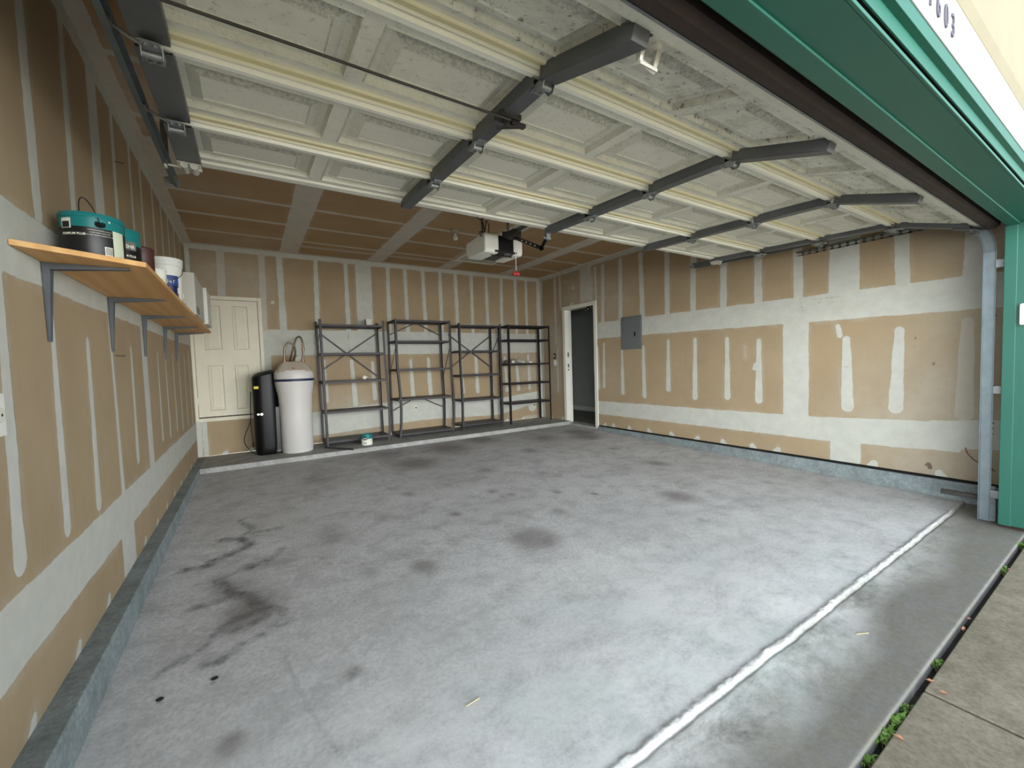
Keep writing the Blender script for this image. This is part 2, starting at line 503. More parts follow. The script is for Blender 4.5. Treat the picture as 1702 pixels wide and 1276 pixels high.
# ------------------------------------------------------------------ numpy value noise for real relief
_rs = np.random.RandomState(3)
_tab = _rs.rand(256, 256)
def vnoise(x, y, s):
    x = x * s + 37.1; y = y * s + 11.7
    xi = np.floor(x).astype(int); yi = np.floor(y).astype(int)
    fx = x - xi; fy = y - yi
    fx = fx * fx * (3 - 2 * fx); fy = fy * fy * (3 - 2 * fy)
    g = lambda a, b: _tab[a % 256, b % 256]
    return (g(xi, yi) * (1 - fx) + g(xi + 1, yi) * fx) * (1 - fy) + (g(xi, yi + 1) * (1 - fx) + g(xi + 1, yi + 1) * fx) * fy

def seg_sd(U, V, u0, v0, u1, v1, r0, r1=None):
    r1 = r0 if r1 is None else r1
    du, dv = u1 - u0, v1 - v0
    L = du * du + dv * dv + 1e-9
    t = np.clip(((U - u0) * du + (V - v0) * dv) / L, 0, 1)
    d = np.hypot(U - (u0 + t * du), V - (v0 + t * dv))
    return r0 + (r1 - r0) * t - d
def rect_sd(U, V, u0, v0, u1, v1):
    cx, cy = (u0 + u1) / 2, (v0 + v1) / 2
    qx = np.abs(U - cx) - (u1 - u0) / 2; qy = np.abs(V - cy) - (v1 - v0) / 2
    out = np.hypot(np.maximum(qx, 0), np.maximum(qy, 0))
    return -(out + np.minimum(np.maximum(qx, qy), 0))
def quad_band(U, V, u0, u1, a0, a1, b0, b1):
    """band between lines v=a0..a1 (bottom) and b0..b1 (top) over u0..u1"""
    t = (U - u0) / (u1 - u0)
    lo = a0 + (a1 - a0) * t; hi = b0 + (b1 - b0) * t
    return np.minimum(np.minimum(V - lo, hi - V), np.minimum(U - u0, u1 - U))

def drywall(name, umin, umax, vmin, vmax, shapes, smears, to3, holes=(), step=0.02, mat=None, flip=False, scuffs=()):
    us = np.unique(np.round(np.concatenate([np.arange(umin, umax, step), [umax], *[[h[0], h[1]] for h in holes]]), 4))
    vs_ = np.unique(np.round(np.concatenate([np.arange(vmin, vmax, step), [vmax], *[[h[2], h[3]] for h in holes]]), 4))
    U, V = np.meshgrid(us, vs_, indexing='ij')
    mud = np.full(U.shape, -1.0); op = np.ones(U.shape)
    for s in shapes:
        o = 1.0
        if s[0] == 'r': sd = rect_sd(U, V, *s[1:5]); o = s[5] if len(s) > 5 else 1.0
        elif s[0] == 'c': sd = seg_sd(U, V, *s[1:7]); o = s[7] if len(s) > 7 else 1.0
        elif s[0] == 'b': sd = quad_band(U, V, *s[1:7]); o = s[7] if len(s) > 7 else 1.0
        k = sd > mud
        op[k] = o; mud[k] = sd[k]
    sm = np.zeros(U.shape)
    for (u, v, r, a) in smears:
        sm = np.maximum(sm, a * np.clip(1.3 - np.hypot(U - u, V - v) / r, 0, 1))
    sc = np.full(U.shape, -1.0)
    for q_ in scuffs:
        sc = np.maximum(sc, seg_sd(U, V, *q_))
    nu, nv = U.shape
    P = to3(U.ravel(), V.ravel())
    idx = np.arange(nu * nv).reshape(nu, nv)
    q = np.stack([idx[:-1, :-1], idx[1:, :-1], idx[1:, 1:], idx[:-1, 1:]], -1)
    cu = (us[:-1] + us[1:]) / 2; cv = (vs_[:-1] + vs_[1:]) / 2
    CU, CV = np.meshgrid(cu, cv, indexing='ij')
    keep = np.ones(CU.shape, bool)
    for h in holes:
        keep &= ~((CU > h[0]) & (CU < h[1]) & (CV > h[2]) & (CV < h[3]))
    q = q[keep]
    if flip:
        q = q[:, ::-1]
    me = bpy.data.meshes.new(name)
    me.from_pydata(P.tolist(), [], q.tolist())
    for k, a in (('mud', mud), ('opac', op), ('smear', sm), ('scuff', sc)):
        at = me.attributes.new(k, 'FLOAT', 'POINT'); at.data.foreach_set('value', a.ravel().astype(np.float32))
    me.materials.append(mat or M['drywall']); me.update()
    o = bpy.data.objects.new(name, me); COL.objects.link(o)
    return struct(o)

# ------------------------------------------------------------------ walls and ceiling
rnd = random.Random(11)
j_ = lambda a: rnd.uniform(-a, a)

# --- left wall (u = y, v = z)
sh = []
sh += [('b', 0.2, D, 0.215, 0.25, 0.455, 0.47), ('b', 0.2, 4.9, 1.465, 1.475, 1.715, 1.73), ('b', 4.8, D, 1.475, 1.5, 1.73, 1.72, 0.8)]
for y, w in ((0.6, .045), (1.03, .045), (1.44, .04), (1.865, .042), (2.29, .036), (3.10, .032), (3.55, .034), (3.91, .034), (4.39, .034), (4.8, .034), (5.2, .034), (5.62, .034), (6.04, .034)):
    a = y + j_(.015)
    bot = 1.73 if y > 2.0 else (1.75 if y < 1.8 else 1.76)
    sh.append(('c', a, bot, y + j_(.02), H, w + j_(.006), w))
sh += [('r', 2.64, 1.7, 2.81, H), ('r', 3.50, .44, 3.67, 1.48)]
for y, z0, z1, w in ((0.62, .52, 1.3, .05), (1.05, .5, 1.35, .05), (1.515, .55, 1.47, .045), (1.905, .53, 1.45, .04), (2.31, .52, 1.3, .04), (2.74, .45, 1.47, .034), (3.165, .58, 1.3, .036), (4.08, .6, 1.3, .036), (4.48, .58, 1.32, .034), (4.9, .58, 1.32, .034), (5.32, .55, 1.34, .034), (5.75, .55, 1.33, .034), (6.2, .5, 1.4, .034)):
    sh.append(('c', y + j_(.015), z0, y + j_(.02), z1, w, w * .6))
sh += [('r', 2.64, 0.0, 2.93, .24)]
for k in range(14):
    y = .62 + k * .425
    sh.append(('c', y, -.01, y + .03, .03, .03, .022))
sh += [('b', 0.2, D, H - .10, H - .08, H + .1, H + .1), ('r', D - .06, 0, D + .1, H)]
drywall('wall_left', 0.2, D, 0.0, H, sh, [(1.2, 2.0, .5, .25), (5.6, 2.4, .8, .2)], lambda u, v: np.stack([np.zeros_like(u), u, v], -1))

# --- right wall (u = y, v = z)
RD0, RD1, RDZ = 4.965, 5.755, 2.115
sh = [('b', 0.2, 4.9, 1.455, 1.52, 1.745, 1.795), ('b', 0.2, 0.7, .30, .235, .55, .50), ('b', 0.5, 1.7, .235, .195, .50, .45), ('b', 1.6, 4.92, .20, .20, .45, .43)]
sh += [('r', 1.655, .4, 1.915, 1.5), ('r', 1.215, 1.7, 1.475, H), ('r', 1.195, 0, 1.455, .25), ('r', 5.02, 2.2, 5.31, H, .85)]
for y, w in ((.46, .06), (.91, .055), (1.77, .048), (2.19, .046), (2.61, .045), (3.04, .042), (3.46, .042), (3.91, .042), (4.34, .042), (4.74, .04), (4.9, .03)):
    sh.append(('c', y + j_(.02), 1.74, y + j_(.02), 2.74, w, w, 0.95))
for y, z0, z1, w, o in ((.485, .58, 1.36, .062, .6), (.92, .60, 1.32, .058, 1), (1.315, .58, 1.27, .056, 1), (2.185, .60, 1.31, .046, 1), (2.58, .62, 1.36, .042, 1), (3.025, .59, 1.38, .042, 1), (3.45, .69, 1.39, .04, 1), (3.89, .57, 1.32, .04, 1), (4.33, .60, 1.28, .04, 1), (4.745, .69, 1.42, .036, 1), (4.88, .66, 1.36, .03, .8)):
    sh.append(('c', y + j_(.012), z0, y + j_(.012), z1, w, w * .62, o))
sh += [('c', 1.375, 1.31, 1.395, 1.41, .028, .022), ('c', 2.23, .98, 2.22, 1.03, .03, .02), ('c', 2.33, 1.10, 2.35, 1.26, .008, .008)]
sh += [('c', 6.02, .55, 6.0, 1.40, .03, .022, .8), ('c', 6.04, 1.5, 6.04, H, .03, .03, .8), ('c', 5.88, 2.15, 5.88, H, .03, .03, .8), ('c', 5.0, 2.14, 5.0, 2.6, .03, .03, .7), ('c', 5.55, 2.18, 5.55, 2.2, .07, .05, .9), ('c', 5.5, 2.5, 5.5, 2.53, .04, .03, .8)]
for y in (.62, 1.1, 1.98, 2.25, 2.62, 3.0, 3.4, 3.8, 4.2, 4.55, 4.75, 5.9, 6.25):
    sh.append(('c', y, 0.0, y + j_(.02), .035, .045, .03))
sh += [('b', 0.2, D, H - .06, H - .06, H + .1, H + .1), ('r', D - .08, 0, D + .1, H, .9)]
sm = [(4.6, 2.3, .55, .5), (5.5, 2.4, .5, .5), (6.1, 1.6, .5, .6), (6.1, 0.9, .5, .5), (.6, .5, .8, .6), (.4, 1.4, .5, .5), (5.0, 2.5, .4, .6), (4.6, .9, .4, .25), (.35, 2.1, .4, .4), (.7, .15, .4, .6)]
drywall('wall_right', 0.2, D, 0.0, H, sh, sm, lambda u, v: np.stack([np.full_like(u, WX), u, v], -1), holes=[(RD0, RD1, -.01, RDZ)], flip=True, step=0.0125,
        scuffs=[(1.745, 1.715, 1.71, 1.60, .005), (1.69, 1.70, 1.58, 1.715, .003), (1.58, 1.715, 1.38, 1.71, .003), (1.67, 1.655, 1.56, 1.675, .004), (1.56, 1.675, 1.36, 1.655, .003), (1.68, 1.61, 1.68, 1.60, .007),
                (.80, 1.25, .80, 1.24, .007), (.81, 1.17, .81, 1.16, .005), (.68, 1.02, .68, 1.0, .009), (.76, .91, .76, .905, .005), (.70, .10, .69, .07, .018), (.72, .09, .70, .10, .01), (1.37, .99, 1.29, .985, .003), (.95, .985, .91, .985, .003), (.62, .93, .62, .925, .006), (1.5, .76, 1.5, .755, .005), (1.56, .72, 1.56, .715, .005), (1.05, .62, 1.05, .61, .004), (.85, .95, .85, .945, .004)])

# --- back wall (u = x, v = z)
BD0, BD1, BZ0, BZ1 = 0.035, 0.79, 0.52, 2.13
sh = [('b', .83, 2.0, 1.36, 1.35, 1.735, 1.735), ('b', 2.0, 4.6, 1.35, 1.345, 1.735, 1.73), ('b', 4.5, WX, 1.345, 1.34, 1.73, 1.73, .9)]
sh += [('b', .83, 2.0, .10, .13, .44, .52), ('b', 1.9, 3.3, .13, .20, .51, .60), ('b', 3.2, 4.8, .19, .14, .56, .48), ('b', 4.7, WX, .14, .32, .46, .56), ('r', .06, 0, .12, .52), ('b', 0, .85, .47, .47, .52, .52)]
for x, w in ((.38, .05), (.86, .045), (1.10, .045), (1.57, .036), (2.02, .034), (2.66, .034), (2.97, .036), (3.29, .036), (3.61, .036), (3.915, .036), (4.23, .034), (4.55, .034), (4.86, .034), (5.19, .034), (5.45, .032)):
    bt = 2.18 if x < .8 else 1.73
    sh.append(('c', x + j_(.012), bt, x + j_(.02), H, w, w * .9, .75 if x < .9 else 1))
sh += [('r', 2.15, 1.7, 2.40, H), ('r', .83, .4, .92, 1.4), ('r', 5.33, .0, 5.8, .06, .4)]
for x in (1.25, 1.6, 2.03, 2.34, 2.99, 3.31, 3.94, 4.25, 4.56, 4.9, 5.18, 5.45):
    z0 = rnd.uniform(.55, .66); z1 = rnd.uniform(1.18, 1.3)
    sh.append(('c', x + .03, z0, x + j_(.015), z1, .038, .026))
sh += [('c', 1.30, 1.05, 1.28, 1.3, .05, .05), ('c', 5.53, .24, 5.53, .25, .1, .08)]
for x in (.3, .6, 1.9, 2.6, 4.9, 5.3, 5.6):
    sh.append(('c', x, 0, x + .02, .03, .035, .02))
sh += [('b', 0, WX, H - .07, H - .07, H + .1, H + .1), ('r', -.1, 0, .05, H), ('r', WX - .09, 0, WX + .1, H, .9), ('c', .98, 2.13, .98, 2.14, .03, .02)]
sm = [(.3, 2.5, .35, .5), (.7, 2.4, .4, .5), (4.9, 1.55, .5, .4), (5.6, 1.0, .4, .5), (2.0, .3, .5, .6)]
drywall('wall_back', 0, WX, 0.0, H, sh, sm, lambda u, v: np.stack([u, np.full_like(u, D), v], -1), holes=[(BD0, BD1, BZ0, BZ1)])

# --- ceiling (u = x, v = y)
sh = []
for x in (1.22, 2.45, 3.66, 4.9):
    sh.append(('r', x - .12, .2, x + .12, D, .95))
for k, y in enumerate((5.84, 5.2, 4.56, 3.92, 3.28, 2.64, 2.0)):
    sh.append(('b', 0, WX, y - .03, y - .03, y + .03, y + .03, .95))
sh += [('r', 1.2, 6.02, 3.6, 6.12, .55), ('b', 0, .34, 3.6, 3.5, 4.4, 4.1, .8)]
sh += [('r', -.1, .2, .085, D, .9), ('r', WX - .07, .2, WX + .1, D), ('r', 0, D - .07, WX, D + .1), ('r', 3.5, 5.2, 4.3, 5.86, .5)]
drywall('ceiling', 0, WX, 0.2, D, sh, [(.2, 3.0, .6, .7), (.2, 4.5, .5, .4), (.6, 6.2, .6, .4)], lambda u, v: np.stack([u, v, np.full_like(u, H)], -1), mat=M['drywall_ceil'], step=0.025, flip=True)

# ------------------------------------------------------------------ floor slab and apron (one relief grid each)
OIL = [([(0.24, 2.88), (0.33, 2.88), (0.43, 2.97), (0.53, 3.03), (0.59, 3.09), (0.53, 3.23), (0.42, 3.29)], .035),
       ([(0.48, 2.67), (0.59, 2.69), (0.71, 2.78), (0.78, 2.88)], .012),
       ([(0.41, 2.6), (0.49, 2.42), (0.59, 2.29), (0.61, 2.14), (0.52, 2.09), (0.44, 2.0)], .03),
       ([(0.25, 1.83), (0.29, 1.88), (0.35, 1.9)], .012),
       ([(0.41, 1.79), (0.47, 1.78), (0.55, 1.85), (0.65, 1.89), (0.76, 1.93)], .014),
       ([(0.51, 3.66), (0.6, 3.41), (0.56, 3.32), (0.8, 3.3)], .016),
       ([(0.33, 2.33), (0.4, 2.34), (0.49, 2.35)], .016), ([(0.62, 2.16), (0.70, 2.1), (0.74, 1.98), (0.66, 1.92)], .012), ([(0.44, 2.0), (0.40, 1.93), (0.33, 1.87)], .008), ([(0.43, 2.96), (0.36, 2.9), (0.24, 2.86)], .02), ([(0.56, 2.74), (0.66, 2.7), (0.76, 2.8)], .008), ([(0.30, 2.62), (0.40, 2.60), (0.50, 2.66)], .008), ([(0.46, 2.02), (0.56, 1.98), (0.66, 2.06), (0.63, 2.12)], .02)]
CRK = [[(0.71, 1.66), (0.75, 1.38), (0.79, 1.19), (0.82, 1.07), (0.85, 0.96)], [(1.02, 1.47), (1.09, 1.55)], [(0.93, 1.34), (0.97, 1.41)]]
BLOT = [(0.52, 1.27, .05, .8), (1.51, 2.06, .09, .8), (1.51, 1.96, .05, .5), (2.33, 1.98, .17, 1.0), (3.93, 1.94, .16, .8), (4.72, 2.83, .14, .6), (2.34, 4.6, .3, .7), (3.03, 5.15, .35, .7),
        (2.8, 2.29, .08, .5), (1.53, 3.03, .1, .4), (0.59, 2.15, .16, .7), (0.5, 2.45, .15, .4), (0.95, 1.38, .04, .8), (5.2, 4.6, .25, .8), (4.6, 4.9, .3, .5), (0.45, 1.65, .012, 1.4), (0.28, 1.65, .012, 1.4), (2.6, 3.1, .07, .5), (2.05, 2.75, .06, .6), (3.1, 2.7, .05, .7), (3.35, 2.45, .04, .7), (2.7, 2.9, .05, .6), (1.9, 3.5, .08, .5), (2.9, 3.8, .12, .5), (1.2, 4.6, .2, .4), (3.9, 4.3, .16, .5), (4.9, 3.7, .1, .5), (3.7, 5.4, .3, .6), (1.2, 2.2, .08, .3), (1.75, 1.25, .05, .4), (3.0, 1.35, .05, .5), (3.6, 1.5, .04, .5), (5.0, 1.7, .05, .5), (5.35, 4.9, .25, .9), (2.2, 5.3, .3, .5), (3.4, 3.3, .1, .4), (1.1, 2.9, .12, .35)]
def poly_sd(X, Y, pts, r):
    sd = np.full(X.shape, -1.0)
    for a, b in zip(pts[:-1], pts[1:]):
        sd = np.maximum(sd, seg_sd(X, Y, a[0], a[1], b[0], b[1], r))
    return sd
def edge_line(X):      # the ragged break line between slab and apron
    return .468 + .006 * (vnoise(X, X * 0, 2.1) - .5) + .006 * (vnoise(X, X * 0 + 9, 13) - .5) + .005 * (vnoise(X, X * 0 + 3, 45) - .5)
def relief(name, xs, ys, zf, mat, edge_down):
    X, Y = np.meshgrid(xs, ys, indexing='ij')
    Z = zf(X, Y)
    oil = np.full(X.shape, -1.0); crk = np.full(X.shape, -1.0); blot = np.full(X.shape, -1.0)
    for pts, r in OIL: oil = np.maximum(oil, poly_sd(X, Y, pts, r))
    for pts in CRK: crk = np.maximum(crk, poly_sd(X, Y, pts, .006))
    for (x, y, r, a) in BLOT: blot = np.maximum(blot, (1.4 - np.hypot((X - x) / r, (Y - y) / (r * 1.15))) * a)
    dust = np.clip(1.1 - np.abs(Y - (.55 + .12 * (vnoise(X, Y, 1.3) - .5))) / 1.7, 0, 1) ** 1.3 * (.45 + .55 * vnoise(X, Y, 2.3))
    dust = np.where(Y < .47, np.clip(1.15 - (.47 - Y) / (.13 + .16 * vnoise(X, Y, 1.7)), 0, 1) * .9, dust)
    dust = dust * np.clip(1.15 - np.abs(X - 2.3) / 3.4, .25, 1)
    rear_dark = np.clip((Y - 3.9) / 2.2, 0, 1) * .28  # floor colour gets darker towards the back
    dust = dust * (1 - .55 * np.clip(1.4 - np.abs(Y - edge_line(X) - .01) / .03, 0, 1))
    rim = np.clip(1.25 - np.abs(Y - edge_line(X) - .010) / .020, 0, 1)
    apr = np.clip((edge_line(X) - Y) / .004 + .5, 0, 1)
    nx, ny = X.shape
    P = np.stack([X.ravel(), Y.ravel(), Z.ravel()], -1)
    idx = np.arange(nx * ny).reshape(nx, ny)
    q = np.stack([idx[:-1, :-1], idx[1:, :-1], idx[1:, 1:], idx[:-1, 1:]], -1).reshape(-1, 4).tolist()
    P = P.tolist(); n0 = len(P)
    for i in range(nx):                       # front lip goes down: slab has thickness
        x, y, z = P[idx[i, 0]]; P.append([x, y, z - edge_down])
    for i in range(nx - 1):
        q.append([n0 + i, n0 + i + 1, int(idx[i + 1, 0]), int(idx[i, 0])])
    me = bpy.data.meshes.new(name); me.from_pydata(P, [], q)
    pad = np.zeros(nx)
    for k, a in (('oil', oil), ('crack', crk), ('blot', blot), ('dust', dust), ('rear_dark', rear_dark), ('rim', rim), ('apr', apr)):
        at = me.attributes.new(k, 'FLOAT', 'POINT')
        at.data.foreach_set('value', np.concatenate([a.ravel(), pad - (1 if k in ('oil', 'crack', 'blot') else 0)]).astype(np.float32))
    me.polygons.foreach_set('use_smooth', [True] * len(me.polygons))
    me.materials.append(mat); me.update()
    o = bpy.data.objects.new(name, me); COL.objects.link(o)
    return struct(o)
def floor_z(X, Y):
    base = -0.045 - 0.0215 * (D - Y)
    n = vnoise(X, Y, 1.1) * .004 + vnoise(X, Y, 4) * .0015
    e = edge_line(X)
    t = (Y - e)
    ridge = .003 * np.exp(-((t - .012) / .012) ** 2) * (.3 + 1.2 * vnoise(X, Y, 33)) + .007 * np.exp(-((t - .006) / .018) ** 2) * (vnoise(X, Y, 70) - .3)
    drop = -.010 * np.clip(-t / .010, 0, 1)
    groove = -.006 * np.exp(-((t + .008) / .007) ** 2)
    return base + n - .002 + ridge + drop + groove - .006 * np.clip((.080 - Y) / .005, 0, 1)
xs = np.arange(-.3, 6.12, .0115)
ys1 = np.concatenate([[.075, .0765, .079, .083, .09], np.arange(.1, .42, .02), np.arange(.43, .53, .003), np.arange(.53, .8, .01), np.arange(.8, D, .03), [D]])
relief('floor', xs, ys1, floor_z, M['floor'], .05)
# driveway with a joint, and the soil strip in the gap
b = MB()
dz = -.195
for (x0, x1) in ((-9, 2.79), (2.805, 14)):
    b.box(x0, x1, -12, .045, dz - .1, dz)
struct(b.build('trim_2', M['drive'], bevel=.004))
b = MB(); b.box(-9, 14, -12.1, .2, dz - .12, dz - .045)
struct(b.build('trim_3', M['soil']))

# stem wall curbs and the raised ledge along the back wall
b = MB(); b.prism([(-.05, .2, -.28), (CURB_L + .006, .2, -.28), (CURB_L, .2, 0.0), (-.05, .2, 0.0)], (0, D - .2, 0))
struct(b.build('baseboard_left', M['curb'], bevel=.004))
b = MB(); b.box(WX - .03, WX + .1, .2, 4.9, -.3, -.020)
struct(b.build('baseboard_right', M['curb'], bevel=.003))
b = MB(); b.box(-.02, WX + .02, LEDGE_Y, D + .05, -.3, -.001)
struct(b.build('baseboard_back', M['ledge'], bevel=.006))
b = MB(); b.box(WX - .002, WX + .03, .2, 4.9, -.03, .004)  # black strip stands in for the shade under the wall edge
struct(b.build('trim_4', M['shadow_gap']))

# ------------------------------------------------------------------ front wall, header and exterior trim
b = MB()
b.box(-3.5, OX0 - .04, FW0, FW1, -.25, 3.6); b.box(OX1 + .04, 9.5, FW0, FW1, -.25, 3.6); b.box(OX0 - .04, OX1 + .04, FW0, FW1, OZ + .05, 3.6)
struct(b.build('wall_front', M['header_dark']))
# header interior (dark timber seen over the door seal)
b = MB(); b.box(OX0, 5.75, FW1, FW1 + .04, OZ + .035, OZ + .33)
struct(b.build('trim_5', M['header_dark'], bevel=.004))
# green jamb lining: head and right and left sides, with stop moulding
EY = 0.015                       # outside face of the casing plane
g = MB()
g.box(OX0, OX1, EY, FW1 + .004, 2.0, 2.012); g.box(OX0, OX1, EY + .04, FW1 + .004, 2.012, 2.07)
g.box(OX0, OX1, .135, FW1 - .004, 1.99, 2.0)
g.box(OX1, OX1 + .04, EY, FW1 + .004, -.165, OZ + .05)
g.box(OX1 - .012, OX1, .145, FW1 + .006, -.165, 2.0)
g.box(OX0 - .04, OX0, EY, FW1 + .004, -.165, OZ + .05)
g.box(OX1 - .006, OX1, .03, .045, -.165, 2.0)
struct(g.build('trim_6', M['green'], bevel=.003))
# exterior casing boards: lip, groove, proud board
g = MB()
g.box(OX0 - .3, OX1 + .3, EY - .006, EY + .006, 2.0, 2.012)
g.box(OX0 - .3, OX1 + .3, EY - .001, EY + .006, 2.046, 2.10)
g.box(OX0 - .3, OX1 + .3, EY - .022, EY + .006, 2.093, 2.142)
g.box(OX1 + .001, OX1 + .3, EY - .022, EY + .006, -.165, 2.093)
g.box(OX0 - .3, OX0, EY - .022, EY + .006, -.165, 2.093)
struct(g.build('trim_7', M['green'], bevel=.002))
g = MB(); g.box(OX0, OX1, EY + .034, EY + .039, 2.012, 2.046)  # black backing paints the shade inside the casing groove
struct(g.build('trim_8', M['black_matte']))
# white fascia board with bead, and cream siding over it
g = MB()
g.box(-1.5, 7.5, EY - .026, EY + .006, 2.142, 2.181)
g.box(-1.5, 7.5, EY - .020, EY + .006, 2.181, 2.186)
g.box(-1.5, 7.5, EY - .024, EY + .006, 2.186, 2.339)
struct(g.build('trim_9', M['fascia'], bevel=.002))
g = MB()
g.prism([(-1.5, EY + .006, 2.339), (-1.5, EY - .024, 2.339), (-1.5, EY - .040, 2.375), (-1.5, EY - .040, 2.41), (-1.5, EY + .006, 2.41)], (9, 0, 0))
g.box(-1.5, 7.5, EY - .034, EY + .006, 2.41, 3.6)
g.box(OX1 + .3, 7.5, EY - .034, EY + .006, -.18, 2.14); g.box(-1.5, OX0 - .3, EY - .034, EY + .006, -.18, 2.14)
struct(g.build('trim_10', M['cream_paint'], bevel=.003))
# house number digits
for ch, x in (('1', 2.470), ('6', 2.556), ('0', 2.642), ('3', 2.722)):
    vs, fs = text_data(ch, .110, .002, 0.0)
    mb = MB(); mb.add([(x + v[0] * .72, EY - .027 - v[2], 2.196 + v[1]) for v in vs], fs)
    tag(mb.build('house_number_digit', M['digit']), {'1': 'dark metal digit one, cut by the top edge, first of the house number', '6': 'dark metal digit six on white fascia, next to the top edge', '0': 'dark metal oval digit zero between the six and the three', '3': 'dark metal digit three, last and rightmost of the house number'}[ch], 'house number', 'house number digits over the garage opening')

# ------------------------------------------------------------------ back access door (door_1)
def panel_relief(mb, x0, x1, z0, z1, y, sgn, mi=0):
    """recessed ring and raised field on a door face looking to -y * sgn"""
    rings = [(0, 0.0), (.008, -.004), (.016, .012), (.028, .012), (.045, .004)]
    pts = []
    for ins, dep in rings:
        for (px, pz) in ((x0 + ins, z0 + ins), (x1 - ins, z0 + ins), (x1 - ins, z1 - ins), (x0 + ins, z1 - ins)):
            pts.append((px, y + sgn * dep, pz))
    fs = []
    for k in range(len(rings) - 1):
        for j in range(4):
            a = k * 4 + j; c_ = k * 4 + (j + 1) % 4
            fs.append((a, c_, c_ + 4, a + 4))
    fs.append(tuple((len(rings) - 1) * 4 + j for j in range(4)))
    mb.add(pts, fs, mi)
def face_with_holes(mb, x0, x1, z0, z1, y, holes):
    xs_ = sorted({x0, x1, *[h[0] for h in holes], *[h[1] for h in holes]}); zs_ = sorted({z0, z1, *[h[2] for h in holes], *[h[3] for h in holes]})
    for a, c_ in zip(xs_[:-1], xs_[1:]):
        for e, f_ in zip(zs_[:-1], zs_[1:]):
            mx, mz = (a + c_) / 2, (e + f_) / 2
            if any(h[0] < mx < h[1] and h[2] < mz < h[3] for h in holes): continue
            mb.add([(a, y, e), (c_, y, e), (c_, y, f_), (a, y, f_)], [(0, 1, 2, 3)])
b = MB()
yd = D + .012
hl = [(.15, .352, 1.445, 2.06), (.478, .668, 1.445, 2.06), (.165, .345, .61, 1.24), (.47, .64, .61, 1.235)]
face_with_holes(b, BD0 + .004, BD1 - .004, BZ0 + .014, BZ1 - .004, yd, hl)
for h in hl: panel_relief(b, *h, yd, 1)
b.box(BD0 + .004, BD1 - .004, yd + .014, yd + .04, BZ0 + .014, BZ1 - .004)
d1 = struct(b.build('door_1', M['door_paint'], fix=False))
for z in (.75, 1.9):
    b = MB(); b.cyl((BD0 + .004, D - .004, z - .045), (BD0 + .004, D - .004, z + .045), .007, 8); b.build('hinge', M['bright_steel'], d1)
b = MB()
b.box(BD1, BD1 + .045, D - .014, D + .06, BZ0 - .04, BZ1 + .05); b.box(0.0, BD1, D - .014, D + .06, BZ1, BZ1 + .05)
b.box(0.0, BD0, D - .014, D + .06, BZ0 - .04, BZ1); b.box(BD0, BD1, D - .018, D + .06, BZ0 - .05, BZ0)
struct(b.build('trim_11', M['door_paint'], bevel=.004))
b = MB(); b.box(BD0 - .03, BD1 + .03, D + .055, D + .07, BZ0 - .02, BZ1 + .02)
struct(b.build('trim_12', M['shadow_gap']))

# ------------------------------------------------------------------ entry doorway in the right wall and the hallway behind it
b = MB()
cw = .065
b.box(WX - .016, WX + .002, RD1 - .005, RD1 + cw, 0.0, RDZ - .003); b.box(WX - .016, WX + .002, RD0 - cw, RD0 + .005, -.06, RDZ - .003)
b.box(WX - .016, WX + .002, RD0 - cw, RD1 + cw, RDZ - .003, RDZ + cw)
b.box(WX + .003, WX + .15, RD1, RD1 + .02, -.08, RDZ); b.box(WX + .003, WX + .15, RD0 - .02, RD0, -.08, RDZ); b.box(WX + .003, WX + .15, RD0, RD1, RDZ, RDZ + .02)
b.box(WX + .075, WX + .11, RD1 - .014, RD1, -.04, RDZ); b.box(WX + .075, WX + .11, RD0, RD0 + .014, -.04, RDZ)
struct(b.build('trim_13', M['white_paint'], bevel=.003))
b = MB()
b.box(WX - .03, WX + .16, RD0 - .02, RD1 + .02, -.3, -.035)
struct(b.build('trim_14', M['ledge'], bevel=.004))
hx = WX + .15
b = MB(); b.box(hx, 8.2, 4.6, 8.2, -.1, -.03); struct(b.build('trim_15', M['hall_floor']))
b = MB()
b.box(7.3, 7.35, 4.6, 8.2, -.03, 2.5); b.box(hx, 8.2, 8.15, 8.2, -.03, 2.5); b.box(hx, 8.2, 4.55, 4.6, -.03, 2.5); b.box(hx, 8.2, 4.6, 8.2, 2.45, 2.5)
b.box(hx - .002, hx + .02, 4.6, RD0 - .02, -.03, 2.5); b.box(hx - .002, hx + .02, RD1 + .02, 8.2, -.03, 2.5); b.box(hx - .002, hx + .02, RD0 - .02, RD1 + .02, RDZ + .02, 2.5)
struct(b.build('trim_16', M['hall_wall']))
b = MB(); b.box(7.285, 7.3, 4.6, 8.15, -.03, .07); struct(b.build('trim_17', M['white_paint']))
for z, h in ((1.27, .09), (1.06, .07), (.98, .03)):
    b = MB(); b.box(WX + .045, WX + .07, RD1 - .003, RD1, z - h / 2, z + h / 2)
    tag(b.build('strike_plate', M['black_matte']), {1.27: 'black strike plate on white door jamb, upper one', 1.06: 'black strike plate on white door jamb, middle one', .98: 'small black strike plate on white door jamb, lowest one'}[z], 'strike plate', 'strike plates on the open doorway jamb')
t = thing('door_closer_bracket', 'small dark bracket with shiny screws hanging under the entry doorway head', 'bracket', (WX + .05, 5.12, RDZ))
b = MB(); b.box(-.02, .02, -.09, .06, -.02, 0); b.bar((0, -.03, -.01), (-.02, .1, -.075), .012, .02); b.bar((0, .05, -.01), (-.02, -.05, -.09), .012, .02)
b.build('bracket_arm', M['black_matte'], t)
for y, z in ((-.05, -.025), (.02, -.045), (-.04, -.08), (.08, -.06)):
    b = MB(); b.cyl((-.03, y, z), (-.012, y, z), .009, 8); b.build('screw', M['bright_steel'], t)

